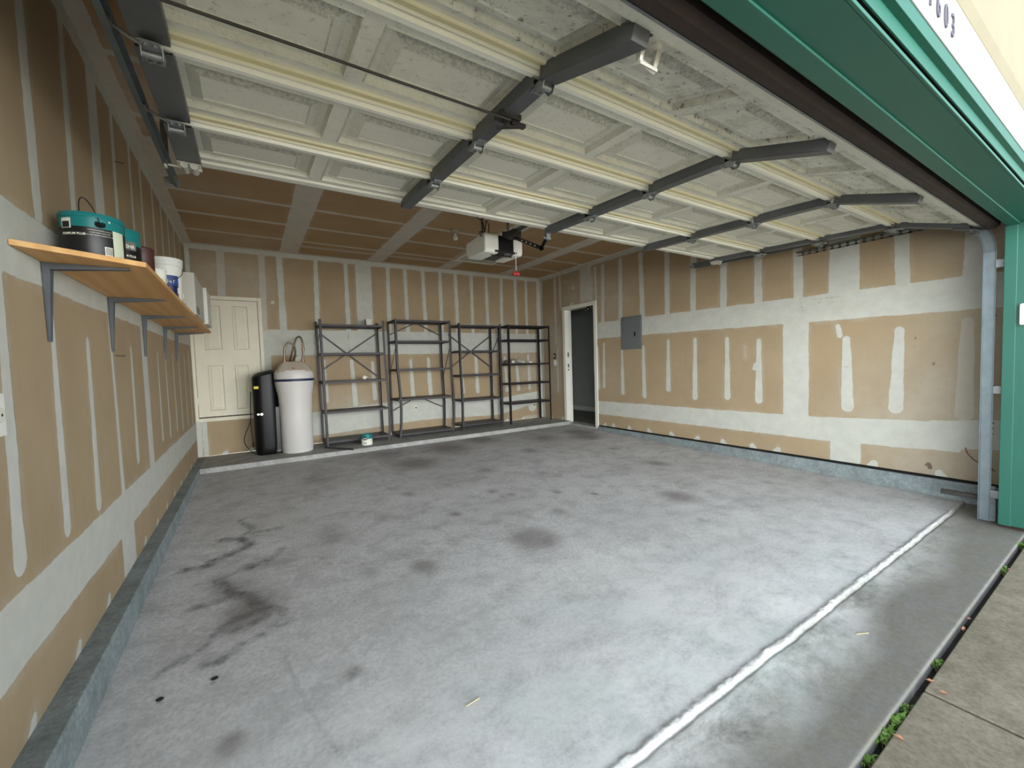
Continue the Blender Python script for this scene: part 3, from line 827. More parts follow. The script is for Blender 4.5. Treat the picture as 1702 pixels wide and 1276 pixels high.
# ------------------------------------------------------------------ overhead sectional garage door
DX0, DW = 0.386, 4.88
SEC = .533
Y_REAR, Z_REAR = 2.40, 2.263
gd = thing('garage_door', 'raised white steel sectional garage door with grey stiles, overhead', 'garage door', (DX0, Y_REAR, Z_REAR))
gd['kind'] = 'thing'
joints = [(Y_REAR - SEC * i, Z_REAR - .0445 * SEC * i) for i in range(4)]
joints.append((.315, 2.035))
JX = [0.0, 1.22, 2.44, 3.66, 4.88]
def section_mesh(i):
    """local: x along the door, v from the rear joint (0) to the front joint, h down into the room is negative z"""
    mb = MB(); gri = []; yel = []; whi = []; dust_sh = []
    L = math.hypot(joints[i][0] - joints[i + 1][0], joints[i][1] - joints[i + 1][1])
    def q(vs, fs, gr=0.0, ye=0.0, wh=0.0, du=0.0):
        mb.add(vs, fs); 
        gri.extend([gr] * len(vs)); yel.extend([ye] * len(vs)); whi.extend([wh] * len(vs)); dust_sh.extend([du] * len(vs))
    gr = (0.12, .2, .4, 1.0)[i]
    rim_a, rim_b = .075, .075
    cells = []
    for k in range(8):
        x0 = .06 + k * .595 + .02; cells.append((x0 + .0, x0 + .555 - .02))
    xs_ = [0.0]
    for a, c_ in cells: xs_ += [a, c_]
    xs_.append(DW)
    v0, v1 = rim_a + .03, L - rim_b - .02
    # flat grid strips around the raised panels
    for a, c_ in zip(xs_[:-1], xs_[1:]):
        is_panel = any(abs(a - p[0]) < 1e-6 and abs(c_ - p[1]) < 1e-6 for p in cells)
        for (e, f_) in ((0, v0), (v0, v1), (v1, L)):
            if is_panel and (e, f_) == (v0, v1): continue
            q([(a, e, 0), (c_, e, 0), (c_, f_, 0), (a, f_, 0)], [(0, 1, 2, 3)], gr)
    for a, c_ in cells:
        rings = [(0, 0.0), (.006, -.005), (.014, .022), (.038, .025), (.080, .003), (.084, .008)]
        pts = []
        for ins, dep in rings:
            for (px, pv) in ((a + ins, v0 + ins), (c_ - ins, v0 + ins), (c_ - ins, v1 - ins), (a + ins, v1 - ins)):
                pts.append((px, pv, dep))
        for kk in range(len(rings) - 1):
            for j in range(4):
                p_ = kk * 4 + j; r_ = kk * 4 + (j + 1) % 4
                dd = (0.25, 0.25, .15, .9 if j == 2 else .35 if j == 1 else .12, .3)[min(kk, 4)]  # bevel dirt mixed with painted crease shade, strongest on the front side
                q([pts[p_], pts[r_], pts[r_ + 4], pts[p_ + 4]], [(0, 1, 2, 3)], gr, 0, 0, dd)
        q(pts[-4:], [(0, 1, 2, 3)], gr)
    # folded edge ribs: profile in (v, h), extruded along x
    def ribs(prof, cols):
        for (p0_, p1_), (ye, wh) in zip(zip(prof[:-1], prof[1:]), cols):
            q([(0, p0_[0], p0_[1]), (DW, p0_[0], p0_[1]), (DW, p1_[0], p1_[1]), (0, p1_[0], p1_[1])], [(0, 1, 2, 3)], gr * .4, ye, wh)
    if i > 0:
        # rear edge: the bright tongue
        ribs([(-.004, .01), (-.004, -.012), (.012, -.016), (.016, -.006), (.034, -.004), (.038, -.012), (.054, -.012), (.058, -.003), (.075, 0)], [(0, .6), (.2, .6), (.3, .3), (.9, .0), (.6, .0), (.9, .0), (.5, 0), (.2, 0)])
    else:
        ribs([(-.004, .03), (-.004, -.012), (.05, -.012), (.055, 0)], [(0, .5), (0, .4), (0, .2)])
    if i < 3:
        ribs([(L - .062, 0), (L - .058, -.008), (L - .042, -.009), (L - .038, -.024), (L - .014, -.026), (L - .010, -.006), (L - .004, .01)], [(0, .3), (0, .5), (0, .9), (0, 1), (0, 1), (0, .3)])
    else:
        ribs([(L - .055, 0), (L - .050, -.012), (L, -.014), (L, .04)], [(0, .1), (0, .15), (0, .0)])
    # outer skin and ends give the section its thickness
    q([(0, 0, .045), (DW, 0, .045), (DW, L, .045), (0, L, .045)], [(3, 2, 1, 0)])
    q([(0, 0, .045), (DW, 0, .045), (DW, 0, 0), (0, 0, 0)], [(0, 1, 2, 3)])
    q([(0, L, .045), (DW, L, .045), (DW, L, 0), (0, L, 0)], [(3, 2, 1, 0)])
    for x in (0, DW): q([(x, 0, 0), (x, L, 0), (x, L, .045), (x, 0, .045)], [(0, 1, 2, 3)])
    mb.attrs = {'grime': gri, 'yellow': yel, 'white': whi, 'dust_shade': dust_sh}
    return mb, L
def channel(mb, x, v0, v1, w, dep, th=.003):
    mb.box(x - w / 2, x + w / 2, v0, v1, -dep - th, -dep)
    mb.box(x - w / 2, x - w / 2 + th, v0, v1, -dep, 0); mb.box(x + w / 2 - th, x + w / 2, v0, v1, -dep, 0)
for i in range(4):
    mb, L = section_mesh(i)
    (ya, za), (yb, zb) = joints[i], joints[i + 1]
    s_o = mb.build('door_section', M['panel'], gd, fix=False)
    # local frame: +v goes towards the opening (-y)
    ang = math.atan2(zb - za, -(yb - ya))       # rise along v
    ey = Vector((0, -math.cos(ang), math.sin(ang))); ez = Vector((0, math.sin(ang), math.cos(ang)))
    mt = Matrix(((1, ey.x, ez.x, 0), (0, ey.y, ez.y, ya - Y_REAR), (0, ey.z, ez.z, za - Z_REAR), (0, 0, 0, 1)))
    # mirrored frame (x stays, v flips): apply to the mesh so the object keeps a clean transform
    s_o.data.transform(mt)
    def sub(mb_, name, mat, bevel=0.0, smooth=False):
        o = mb_.build(name, mat, s_o, bevel=bevel, smooth=smooth, fix=False)
        o.data.transform(mt)
        bm = bmesh.new(); bm.from_mesh(o.data); bmesh.ops.recalc_face_normals(bm, faces=bm.faces); bm.to_mesh(o.data); bm.free()
        return o
    for j, x in enumerate(JX):
        endst = j in (0, 4)
        c_ = MB()
        xx = x + (.05 if j == 0 else -.05 if j == 4 else 0)
        channel(c_, xx, .022, L - (.025 if i < 3 else .045), .10 if endst else .066, .034 if endst else .05)
        if i == 3 and not endst:
            c_.box(xx - .033, xx + .033, L - .048, L - .045, -.053, 0)
        if i == 3:
            c_.box(xx - .045, xx + .045, L - .07, L - .012, -.012, -.009)
        sub(c_, 'end_stile' if endst else 'stile', M['stile'], .002)
        if i < 3:
            h = MB()
            hw = .05 if endst else .045
            h.box(xx - hw / 2, xx + hw / 2, L - .06, L - .005, -.060, -.054); h.box(xx - hw / 2, xx + hw / 2, L + .012, L + .06, -.060, -.054)
            h.cyl((xx - hw / 2, L + .003, -.068), (xx + hw / 2, L + .003, -.068), .012, 10)
            for sx_ in (-1, 1):
                h.prism([(xx + sx_ * (hw / 2 + .002), L - .04, -.05), (xx + sx_ * (hw / 2 + .002), L - .014, -.084), (xx + sx_ * (hw / 2 + .002), L + .018, -.084), (xx + sx_ * (hw / 2 + .002), L + .035, -.05)], (.003, 0, 0))
            for vv in (L - .045, L + .045):
                h.cyl((xx + .012, vv, -.058), (xx + .012, vv, -.066), .007, 6); h.cyl((xx - .012, vv, -.058), (xx - .012, vv, -.066), .007, 6)
            if endst:
                sgn = -1 if j == 0 else 1
                h.cyl((xx, L + .003, -.056), (x + sgn * .05, L + .003, -.005), .006, 8)
                h.cyl((x + sgn * .045, L + .003, -.005), (x + sgn * .056, L + .003, -.005), .021, 12)
            sub(h, 'hinge', M['galv'], 0, True)
    if i == 0:
        # top corner roller brackets
        for j, x in ((0, 0.0), (4, DW)):
            sgn = 1 if j == 0 else -1
            r = MB()
            r.box(min(x, x + sgn * .10), max(x, x + sgn * .10), .0, .10, -.045, -.04)
            for k in (0, 1):
                r.cyl((x + sgn * (.03 + k * .04), .005, -.052), (x + sgn * (.03 + k * .04), .095, -.052), .017, 14)
            r.cyl((x + sgn * .1, .03, -.045), (x - sgn * .05, .03, -.045), .006, 8)
            r.cyl((x - sgn * .045, .03, -.045), (x - sgn * .056, .03, -.045), .021, 12)
            sub(r, 'roller_bracket', M['bright_steel'], 0, True)
        # opener attachment bracket on the centre stile
        r = MB(); r.box(2.42, 2.46, -.0, .03, -.10, -.04); r.cyl((2.40, .012, -.085), (2.48, .012, -.085), .008, 8)
        for x in (2.43, 2.45): r.cyl((x, .0, -.06), (x, -.01, -.06), .008, 8)
        sub(r, 'arm_bracket', M['galv'])
    if i == 1:
        r = MB()
        # ragged torn label
        pts = []
        for k in range(22):
            a = 2 * PI * k / 22; rr = .9 + .25 * math.sin(k * 2.7) + .1 * math.sin(k * 5.1)
            pts.append((2.60 + .06 * rr * math.cos(a), .30 + .075 * rr * math.sin(a), -.004))
        r.prism(pts, (0, 0, -.001))
        o = sub(r, 'paper_label', M['sticker']); o['label'] = 'torn white paper label'
    if i == 2:
        # centre lock with one locking rod running to the left track
        r = MB()
        lx, lv = 1.22, .27
        r.box(lx - .045, lx + .055, lv - .03, lv + .03, -.062, -.04); r.cyl((lx + .0, lv, -.04), (lx + .0, lv, -.09), .014, 10)
        r.bar((lx - .03, lv - .035, -.085), (lx + .06, lv + .025, -.085), .022, .006); r.box(lx + .02, lx + .09, lv - .012, lv + .012, -.075, -.06)
        sub(r, 'lock_plate', M['dark_steel'], .002)
        r = MB(); r.tube([(lx, lv + .03, -.075), (lx - .5, lv + .022, -.07), (.5, lv + .01, -.06), (.0, lv, -.052), (-.05, lv, -.052)], .005, 8)
        sub(r, 'lock_rod', M['dark_steel'], 0, True)
    if i == 3:
        # lift handle near the bottom edge on the second stile
        r = MB()
        r.box(1.27, 1.36, L - .11, L - .05, -.016, -.012); r.tube([(1.28, L - .10, -.014), (1.285, L - .10, -.06), (1.345, L - .10, -.065), (1.35, L - .10, -.014)], .012, 8)
        r.box(1.275, 1.35, L - .125, L - .085, -.07, -.062); r.lathe([(.018, -.02), (.018, -.012)], (1.315, L - .07, 0), 12)
        sub(r, 'lift_handle', M['bright_steel'], 0, True)
        # retainer and folded rubber seal under the bottom edge
        r = MB(); r.box(0, DW, L, L + .012, -.016, .045)
        sub(r, 'seal_retainer', M['galv'])
        r = MB()
        prof = [(L + .012, -.012), (L + .035, -.026), (L + .066, -.016), (L + .084, .006), (L + .08, .036), (L + .045, .052), (L + .012, .044), (L + .012, .036), (L + .04, .036), (L + .066, .024), (L + .066, .006), (L + .05, -.006), (L + .03, -.012), (L + .012, -.004)]
        r.prism([(-.01, a, c_) for a, c_ in prof], (DW + .02, 0, 0))
        sub(r, 'bottom_seal', M['rubber'], 0)
        # bottom corner brackets
        for x, sgn in ((0, 1), (DW, -1)):
            r = MB(); r.box(min(x, x + sgn * .09), max(x, x + sgn * .09), L - .14, L, -.045, -.04); r.cyl((x + sgn * .09, L - .03, -.05), (x - sgn * .05, L - .03, -.05), .006, 8)
            r.cyl((x - sgn * .045, L - .03, -.05), (x - sgn * .056, L - .03, -.05), .021, 12)
            sub(r, 'corner_bracket', M['stile'])

# ------------------------------------------------------------------ tracks
def sweep(mb, path, prof, side):
    """path = list of (y, z), prof = list of (a, n) with a across (x) and n along the path normal"""
    rings = []
    for k, (y, z) in enumerate(path):
        p0_ = path[max(k - 1, 0)]; p1_ = path[min(k + 1, len(path) - 1)]
        t_ = Vector((0, p1_[0] - p0_[0], p1_[1] - p0_[1])).normalized()
        nrm = Vector((0, -t_.z, t_.y))
        rings.append([Vector((side * a, y, z)) + nrm * n_ for a, n_ in prof])
    m_ = len(prof)
    vs = [v for r_ in rings for v in r_]; fs = []
    for k in range(len(rings) - 1):
        for j in range(m_):
            j2 = (j + 1) % m_
            fs.append((k * m_ + j, k * m_ + j2, (k + 1) * m_ + j2, (k + 1) * m_ + j))
    fs.append(tuple(range(m_))); fs.append(tuple((len(rings) - 1) * m_ + j for j in range(m_)))
    mb.add(vs, fs)
CPROF = [(0.0, -.028), (.022, -.033), (.022, -.030), (.003, -.026), (.003, .026), (.022, .030), (.022, .033), (0.0, .028)]
def make_track(name, label, x, side, y_end):
    t = thing(name, label, 'door track', (x, .285, fz(.285)))
    oz = -fz(.285); path = []
    zt = 2.198; R = .36; yv = 0.0
    path += [(yv, .0), (yv, zt - R + oz)]
    for k in range(1, 13):
        a = k / 12 * (PI / 2)
        path.append((yv + R * (1 - math.cos(a)), zt - R + R * math.sin(a) + oz))
    ye = y_end - .285
    path += [(.8 + (ye - .8) * .5, 2.222 + oz), (ye, 2.255 + oz)]
    vert = path[:2]; rest = path[1:]
    mb = MB(); sweep(mb, vert, CPROF, -side); mb.build('vertical_rail', M['track'], t, smooth=True)
    mb = MB(); sweep(mb, rest, CPROF, -side); mb.build('horizontal_rail', M['rail_dark'], t, smooth=True)
    # rivets / slots and jamb brackets
    for z in (.16, .95, 1.88):
        mb = MB(); zz = z + oz - .16 + .0
        mb.box(min(side * .004, side * .05), max(side * .004, side * .05), -.075, -.02, zz, zz + .06)
        mb.box(min(0, side * .006), max(0, side * .006), -.075, .01, zz, zz + .06)
        mb.build('jamb_bracket', M['galv'], t, bevel=.002)
    for z in (.35, .62, .66, .70, .98, 1.5):
        mb = MB(); mb.cyl((-side * .012, -.031, z + .05), (-side * .012, -.037, z + .05), .006, 8); mb.build('rivet', M['dark_steel'], t)
    # hanger strap up to the ceiling
    a1 = rest[-1]
    mb = MB(); mb.bar((side * .016, ye - .08, a1[1] + .05), (side * .016, ye - .08, H + oz - .003), .03, .004, (0, 1, 0))
    mb.box(-.02 + side * .016, .02 + side * .016, ye - .12, ye - .04, H + oz - .006, H + oz - .001)
    mb.box(-.03, .03, ye - .02, ye + .02, a1[1] - .03, a1[1] + .012)
    mb.build('hanger_strap', M['galv'], t)
    return t
make_track('garage_door_track', 'steel garage door track by the left wall', .324, -1, 2.70)
make_track('garage_door_track', 'steel garage door track by the right wall, curving down to the floor', 5.328, 1, 2.72)

# perforated angle strip on the right wall
t = thing('slotted_angle', 'dark slotted steel angle strip on upper right wall', 'slotted angle', (WX, .70, 2.225))
b = MB()
Ls = 1.07; n_s = 16
for k in range(n_s):
    y0 = k * Ls / n_s; y1 = (k + 1) * Ls / n_s
    b.box(-.006, -.002, y0, y0 + .022, -.022, .022)
b.box(-.006, -.002, 0, Ls, -.022, -.010); b.box(-.006, -.002, 0, Ls, .010, .022); b.box(-.03, -.002, 0, Ls, .021, .024)
b.build('angle_body', M['galv'], t)

# ------------------------------------------------------------------ garage door opener
t = thing('garage_door_opener', 'white and black ceiling garage door opener motor behind the raised door', 'garage door opener', (2.83, 3.05, 2.2))
b = MB()
for s in (-1, 1):
    pr = [(.0, .0), (.02, -.02), (.36, -.01), (.40, .04), (.40, .15), (.02, .165), (.0, .15)]
    x0, x1 = (.085, .19) if s > 0 else (-.24, -.085)
    # side housings narrower at the outside
    b.prism([(x0, a, z + .02) for a, z in pr], (x1 - x0, 0, 0))
b.build('housing', M['white_plastic'], t, bevel=.012)
b = MB(); b.box(-.085, .085, .004, .39, .03, .172); b.prism([(-.13, -.004, .012), (.12, -.004, .012), (.12, .1, -.002), (-.13, .1, -.002)], (0, 0, .018))
b.build('front_panel', M['black'], t, bevel=.004)
b = MB(); b.lathe([(.0, 0), (.03, 0), (.03, .004), (0, .005)], (.03, .03, .004), 16, sx=1.3)
b.build('lens', M['galv'], t)
b = MB(); b.box(-.018, .018, -2.78, .02, .185, .188); b.box(-.002, .002, -2.78, .02, .155, .187); b.box(-.02, .02, -2.82, -2.76, .12, .22)
b.build('drive_rail', M['galv'], t)
b = MB(); b.box(-.045, .045, -.20, -.06, .12, .185); b.lathe([(0, 0), (.028, 0), (.028, .05), (0, .05)], (-.03, -.03, .15), 16)
b.build('trolley', M['dark_steel'], t, bevel=.004)
b = MB(); P0 = Vector((0, -.13, .13)); P1 = Vector((0.0, -.57, -.085)); P2 = Vector((0, -.665, .0))
b.bar(P0, P1, .008, .034, (0, .4, 1)); b.bar(P1 + Vector((0, .012, -.008)), P2, .008, .034, (0, 1, .5)); b.box(-.004, .004, -.60, -.55, -.105, -.075)
b.build('door_arm', M['black'], t)
for k in (.35, .5, .65, .8):
    b = MB(); p_ = P0.lerp(P1, k); b.cyl(p_ + Vector((-.012, 0, 0)), p_ + Vector((.008, 0, 0)), .007, 8); b.build('bolt', M['bright_steel'], t)
b = MB(); b.tube([(0, -.16, .12), (0, -.16, -.20)], .003, 6)
b.build('release_cord', M['white_plastic'], t)
b = MB(); b.bar((-.035, -.16, -.225), (.035, -.16, -.225), .022, .022); b.tube([(-.03, -.16, -.222), (0, -.16, -.195), (.03, -.16, -.222)], .006, 6)
b.build('release_handle', M['red'], t, bevel=.005)
b = MB(); b.tube([(-.11, .15, .19), (-.12, .12, .30), (-.16, .10, .33), (-.19, .08, .22), (-.21, .06, .17), (-.26, .04, .15), (-.27, .04, .19), (-.2, .06, .2), (-.15, .2, .35), (-.15, .4, .5), (-.15, .7, .655)], .005, 8)
b.build('power_cord', M['black_matte'], t, smooth=True)
for x in (-.15, .15):
    b = MB(); b.bar((x, .2, .17), (x, .2, .657), .03, .003, (0, 1, 0)); b.box(x - .03, x + .03, .18, .22, .17, .178); b.build('hanger_strap', M['galv'], t)

# bare bulb holder on the ceiling
t = thing('ceiling_light', 'bare bulb in a round ceiling lampholder', 'ceiling light', (2.96, 4.48, H))
b = MB(); b.lathe([(0, 0), (.06, 0), (.062, -.012), (.05, -.022), (.024, -.028), (.022, -.05), (0, -.05)], n=24); b.build('lampholder', M['tank_top'], t, smooth=True)
b = MB(); b.lathe([(.013, -.05), (.016, -.065), (.028, -.085), (.032, -.105), (.024, -.125), (0, -.134)], n=20); b.build('bulb', M['glass_bulb'], t, smooth=True)

# ceiling hatch
b = MB(); b.box(3.60, 4.24, 5.22, 5.82, H - .008, H - .002)
o = b.build('ceiling_hatch', M['card2'], bevel=.002); tag(o, 'pale square access hatch cover in the ceiling behind the opener', 'ceiling hatch')
b = MB()
for a in ((3.56, 3.6, 5.18, 5.86), (4.24, 4.28, 5.18, 5.86), (3.6, 4.24, 5.18, 5.22), (3.6, 4.24, 5.82, 5.86)):
    b.box(a[0], a[1], a[2], a[3], H - .014, H - .001)
b.build('hatch_frame', M['mud'], o)

# ------------------------------------------------------------------ wall shelf with brackets
SZ0, SZ1 = 1.566, 1.586
b = MB(); b.prism([(.003, 1.60, SZ0), (.312, 1.81, SZ0), (.31, 5.19, SZ0), (.003, 5.19, SZ0)], (0, 0, SZ1 - SZ0))
tag(b.build('wall_shelf', M['wood'], bevel=.0015), 'long orange plywood shelf board on the left wall', 'shelf')
def bracket_build(y, label):
    t = thing('shelf_bracket', label, 'shelf bracket', (0, y, SZ0), 0, 'grey brackets under the plywood shelf')
    b = MB(); th = .002
    # vertical leg: tapering channel on the wall; horizontal leg under the board
    b.prism([(.003, -.017, -.002), (.003, .017, -.002), (.003, .008, -.30), (.003, -.008, -.30)], (th, 0, 0))
    for s in (-1, 1):
        b.prism([(.003, s * .016, -.003), (.003, s * .007, -.30), (.010, s * .007, -.30), (.026, s * .014, -.03)], (0, s * .002, 0))
    b.build('upright_leg', M['bracket'], t)
    b = MB()
    b.prism([(.003, -.017, -.001), (.003, .017, -.001), (.25, .008, -.001), (.25, -.008, -.001)], (0, 0, -th))
    for s in (-1, 1):
        b.prism([(.003, s * .015, -.002), (.25, s * .007, -.002), (.25, s * .007, -.008), (.03, s * .014, -.026), (.003, s * .015, -.03)], (0, s * .002, 0))
    b.build('shelf_leg', M['bracket'], t)
    for p0_, p1_ in (((.004, 0, -.06), (.008, 0, -.06)), ((.004, 0, -.27), (.008, 0, -.27)), ((.05, 0, -.002), (.05, 0, -.006))):
        b = MB(); b.cyl(p0_, p1_, .0055, 8); b.build('screw', M['bright_steel'], t)
for y, l in ((1.865, 'nearest grey steel bracket under the plywood shelf, below the large paint pail'), (2.73, 'second grey steel bracket from the near end of the shelf'), (3.59, 'middle grey steel bracket of the five under the shelf'), (4.465, 'fourth grey steel bracket from the near end of the shelf'), (5.16, 'farthest grey steel bracket at the far end of the shelf')):
    bracket_build(y, l)

# ------------------------------------------------------------------ things on the wall shelf
SZ = SZ1 + .0005
def can_azim(c):
    return math.atan2(CAM.y - c[1], CAM.x - c[0])
# large paint pail
c = Vector((.125, 1.975, SZ)); R = .098; hh = .195
t = thing('paint_pail', 'large teal and black paint pail with wire handle, nearest on shelf', 'paint pail', c)
az = can_azim(c)
b = MB(); b.lathe([(.0, 0), (R * .96, 0), (R * .97, .004), (R, .012), (R, hh * .70)], n=48); b.build('label_band', M['lab_black'], t, smooth=True)
b = MB(); b.lathe([(R, hh * .70), (R * 1.005, hh * .9), (R * 1.03, hh * .905), (R * 1.03, hh * .965), (R * 1.0, hh), (R * .92, hh), (R * .9, hh - .012), (0, hh - .012)], n=48); b.build('teal_body', M['teal'], t, smooth=True)
b = MB(); wrap_patch(b, (0, 0, 0), R, az + .62, az + 1.10, .006, hh * .70, .001); b.build('info_label', M['lab_green'], t)
b = MB(); wrap_text(b, 'PREMIUM PLUS', .012, (0, 0, 0), R, az - .62, hh * .53, mi=0, bold=.0004)
for k, s in enumerate(('INTERIOR EGGSHELL ENAMEL', 'ULTRA PURE WHITE BASE', 'MOLD AND MILDEW RESISTANT FINISH')): wrap_text(b, s, .0055, (0, 0, 0), R, az + .22, hh * (.64 - .05 * k))
for k in range(12): wrap_text(b, '......................', .004, (0, 0, 0), R, az + .86, hh * (.54 - .035 * k), .0016) if False else None
b.build('label_text', M['lab_white'], t)
b = MB(); wrap_patch(b, (0, 0, 0), R, az + .32, az + .58, .028, .066, .0012); b.build('barcode_panel', M['lab_white'], t)
b = MB()
for k in range(11):
    a = az + .345 + k * .021; wrap_patch(b, (0, 0, 0), R, a, a + (.011 if k % 3 else .006), .034, .063, .0016, 1)
b.build('barcode', M['black_matte'], t)
b = MB(); wrap_patch(b, (0, 0, 0), R, az - 1.05, az - .66, hh * .66, hh * .86, .0012); b.build('badge', M['lab_white'], t)
b = MB(); wrap_patch(b, (0, 0, 0), R, az - 1.0, az - .71, hh * .67, hh * .79, .0018); b.build('badge_print', M['lab_black'], t)
b = MB(); wrap_patch(b, (0, 0, 0), R, az + .16, az + .30, hh * .72, hh * .82, .0016); b.build('badge_print', M['lab_black'], t)
b = MB(); wrap_patch(b, (0, 0, 0), R, az + .50, az + .56, hh * .84, hh * .88, .0016, 4); b.build('seal_mark', M['lab_green'], t)
ear = Vector((math.cos(az + .22) * (R + .004), math.sin(az + .22) * (R + .004), hh * .77))
ear2 = Vector((math.cos(az + .22 + PI) * (R + .004), math.sin(az + .22 + PI) * (R + .004), hh * .77))
b = MB(); b.cyl(ear * .98, ear * 1.04, .016, 16); b.build('handle_ear', M['black'], t, smooth=True)
b = MB()
pts = []
mid = (ear + ear2) / 2
for k in range(21):
    a = PI * k / 20; p_ = mid + (ear - mid) * math.cos(a) * 1.03
    pts.append((p_.x - .03 * math.sin(a), p_.y, hh * .77 + math.sin(a) * .125))
b.tube(pts, .002, 6); b.build('wire_handle', M['dark_steel'], t, smooth=True)
# second can
def paint_can(name, label, c, R, hh, top, bottom, texts, top_frac=.62, lid=None, azo=0.0):
    t = thing(name, label, 'paint can', c); az = can_azim(c) + azo
    b = MB(); b.lathe([(0, 0), (R * .97, 0), (R, .006), (R, hh * top_frac)], n=40); b.build('lower_label', bottom, t, smooth=True)
    b = MB(); b.lathe([(R, hh * top_frac), (R, hh * .93), (R * 1.03, hh * .94), (R * 1.03, hh * .98), (R * .98, hh), (R * .9, hh), (R * .88, hh - .008), (0, hh - .008)], n=40)
    b.build('upper_label', lid or top, t, smooth=True)
    for (s, size, da, z, m_, patch) in texts:
        b = MB()
        if patch:
            wrap_patch(b, (0, 0, 0), R, az + da - patch[0], az + da + patch[0], z + patch[1], z + patch[2], .001); b.build('badge', M[patch[3]], t); b = MB()
        if s:
            wrap_text(b, s, size, (0, 0, 0), R, az + da, z, .0016, bold=.0005); b.build('label_text', M[m_], t)
    return t
paint_can('paint_can', 'teal and black paint can standing behind the large pail', Vector((.15, 2.20, SZ)), .088, .215, M['teal'], M['lab_black'],
          [('BEHR', .022, .50, .125, 'lab_white', (.38, -.008, .03, 'print_grey')), ('PREMIUM PLUS', .013, .35, .085, 'lab_white', None)], .66)
paint_can('paint_can', 'dark brown quart can beside the second teal can on shelf', Vector((.205, 2.42, SZ)), .05, .195, M['brown'], M['brown'],
          [('BEHR', .018, .3, .06, 'lab_white', None), ('', 0, .7, .04, '', (.35, -.03, .02, 'lab_white'))])
paint_can('paint_can', 'small white spattered can between brown can and bucket', Vector((.225, 2.66, SZ)), .045, .14, M['lab_white'], M['lab_green'],
          [('', 0, .2, .05, '', (.4, -.02, .03, 'lab_black'))])
paint_can('paint_can', 'small navy blue can in front of white bucket on shelf', Vector((.255, 2.86, SZ)), .04, .085, M['navy'], M['navy'], [('', 0, .1, .03, '', (.4, -.01, .012, 'lab_black'))])
# spray bottle trigger like oddment
c = Vector((.10, 2.62, SZ))
t = thing('bottle', 'pale slim bottle behind the brown can on shelf', 'bottle', Vector((.12, 2.78, SZ)))
b = MB(); b.lathe([(0, 0), (.028, 0), (.03, .01), (.03, .10), (.014, .125), (.014, .14), (0, .14)], n=20); b.build('bottle_body', M['white_plastic'], t, smooth=True)
b = MB(); b.lathe([(.016, .14), (.016, .165), (0, .166)], n=16); b.build('cap', M['dark_steel'], t, smooth=True)
# white bucket with blue label
c = Vector((.205, 3.20, SZ)); R = .085; hh = .315
t = thing('bucket', 'white lidded bucket with blue label and wire handle on shelf', 'bucket', c); az = can_azim(c)
b = MB(); b.lathe([(0, 0), (R * .88, 0), (R * .9, .01), (R, hh * .84)], n=40); b.build('bucket_body', M['white_plastic'], t, smooth=True)
b = MB(); b.lathe([(R * 1.0, hh * .84), (R * 1.05, hh * .85), (R * 1.05, hh * .93), (R * 1.08, hh * .94), (R * 1.08, hh), (R * .96, hh), (R * .95, hh - .01), (0, hh - .01)], n=40); b.build('lid', M['white_plastic'], t, smooth=True)
b = MB(); wrap_patch(b, (0, 0, 0), R * .965, az - .75, az + .75, hh * .38, hh * .63, .004); b.build('blue_label', M['blue'], t)
b = MB(); wrap_patch(b, (0, 0, 0), R * .94, az - .75, az + .75, hh * .12, hh * .26, .004); b.build('maroon_label', M['maroon'], t)
b = MB(); wrap_text(b, 'JOINT', .03, (0, 0, 0), R * .98, az, hh * .47, .006); b.build('label_text', M['lab_white'], t)
b = MB(); pts = []
for k in range(17):
    a = az + PI / 2 - PI * k / 16
    pts.append(((R * 1.04) * math.cos(a), (R * 1.04) * math.sin(a), hh * .80 - .09 * math.sin(PI * k / 16)))
b.tube(pts, .0022, 6); b.build('wire_handle', M['dark_steel'], t, smooth=True)
# boxes
def carton(label, x0, x1, y0, y1, h, mat, prints):
    t = thing('cardboard_box', label, 'box', ((x0 + x1) / 2, (y0 + y1) / 2, SZ), 0, 'boxes on the plywood shelf')
    b = MB(); b.box(-(x1 - x0) / 2, (x1 - x0) / 2, -(y1 - y0) / 2, (y1 - y0) / 2, 0, h); b.build('carton', mat, t, bevel=.002)
    for (face, a0, a1, z0, z1, m_) in prints:
        b = MB()
        if face == 'front': b.box(a0, a1, -(y1 - y0) / 2 - .0012, -(y1 - y0) / 2, z0, z1)
        else: b.box((x1 - x0) / 2, (x1 - x0) / 2 + .0012, a0, a1, z0, z1)
        b.build('printed_panel', M[m_], t)
    return t
carton('tall pale grey box with dark photo print, beside the white bucket', .14, .322, 3.60, 4.28, .32, M['card2'], [('front', -.07, .03, .03, .08, 'print_grey'), ('front', -.06, .02, .12, .16, 'lab_white'), ('side', -.33, -.1, .02, .07, 'print_grey')])
carton('white box with small markings at the far end of shelf', .175, .345, 4.36, 4.80, .335, M['card'], [('front', -.04, .0, .28, .30, 'print_grey'), ('front', .03, .045, .03, .08, 'lab_black'), ('front', .0, .02, .20, .25, 'print_grey')])

# nails sticking out of the left wall
for y, z, l in ((2.80, 1.245, 'bent nail in left wall just below the second shelf bracket'), (3.12, 2.47, 'nail in left wall high above the shelf')):
    b = MB(); b.tube([(0.0, y, z), (.035, y + .01, z - .003), (.040, y + .014, z + .003)], .0025, 6)
    tag(b.build('nail', M['dark_steel']), l, 'nail')
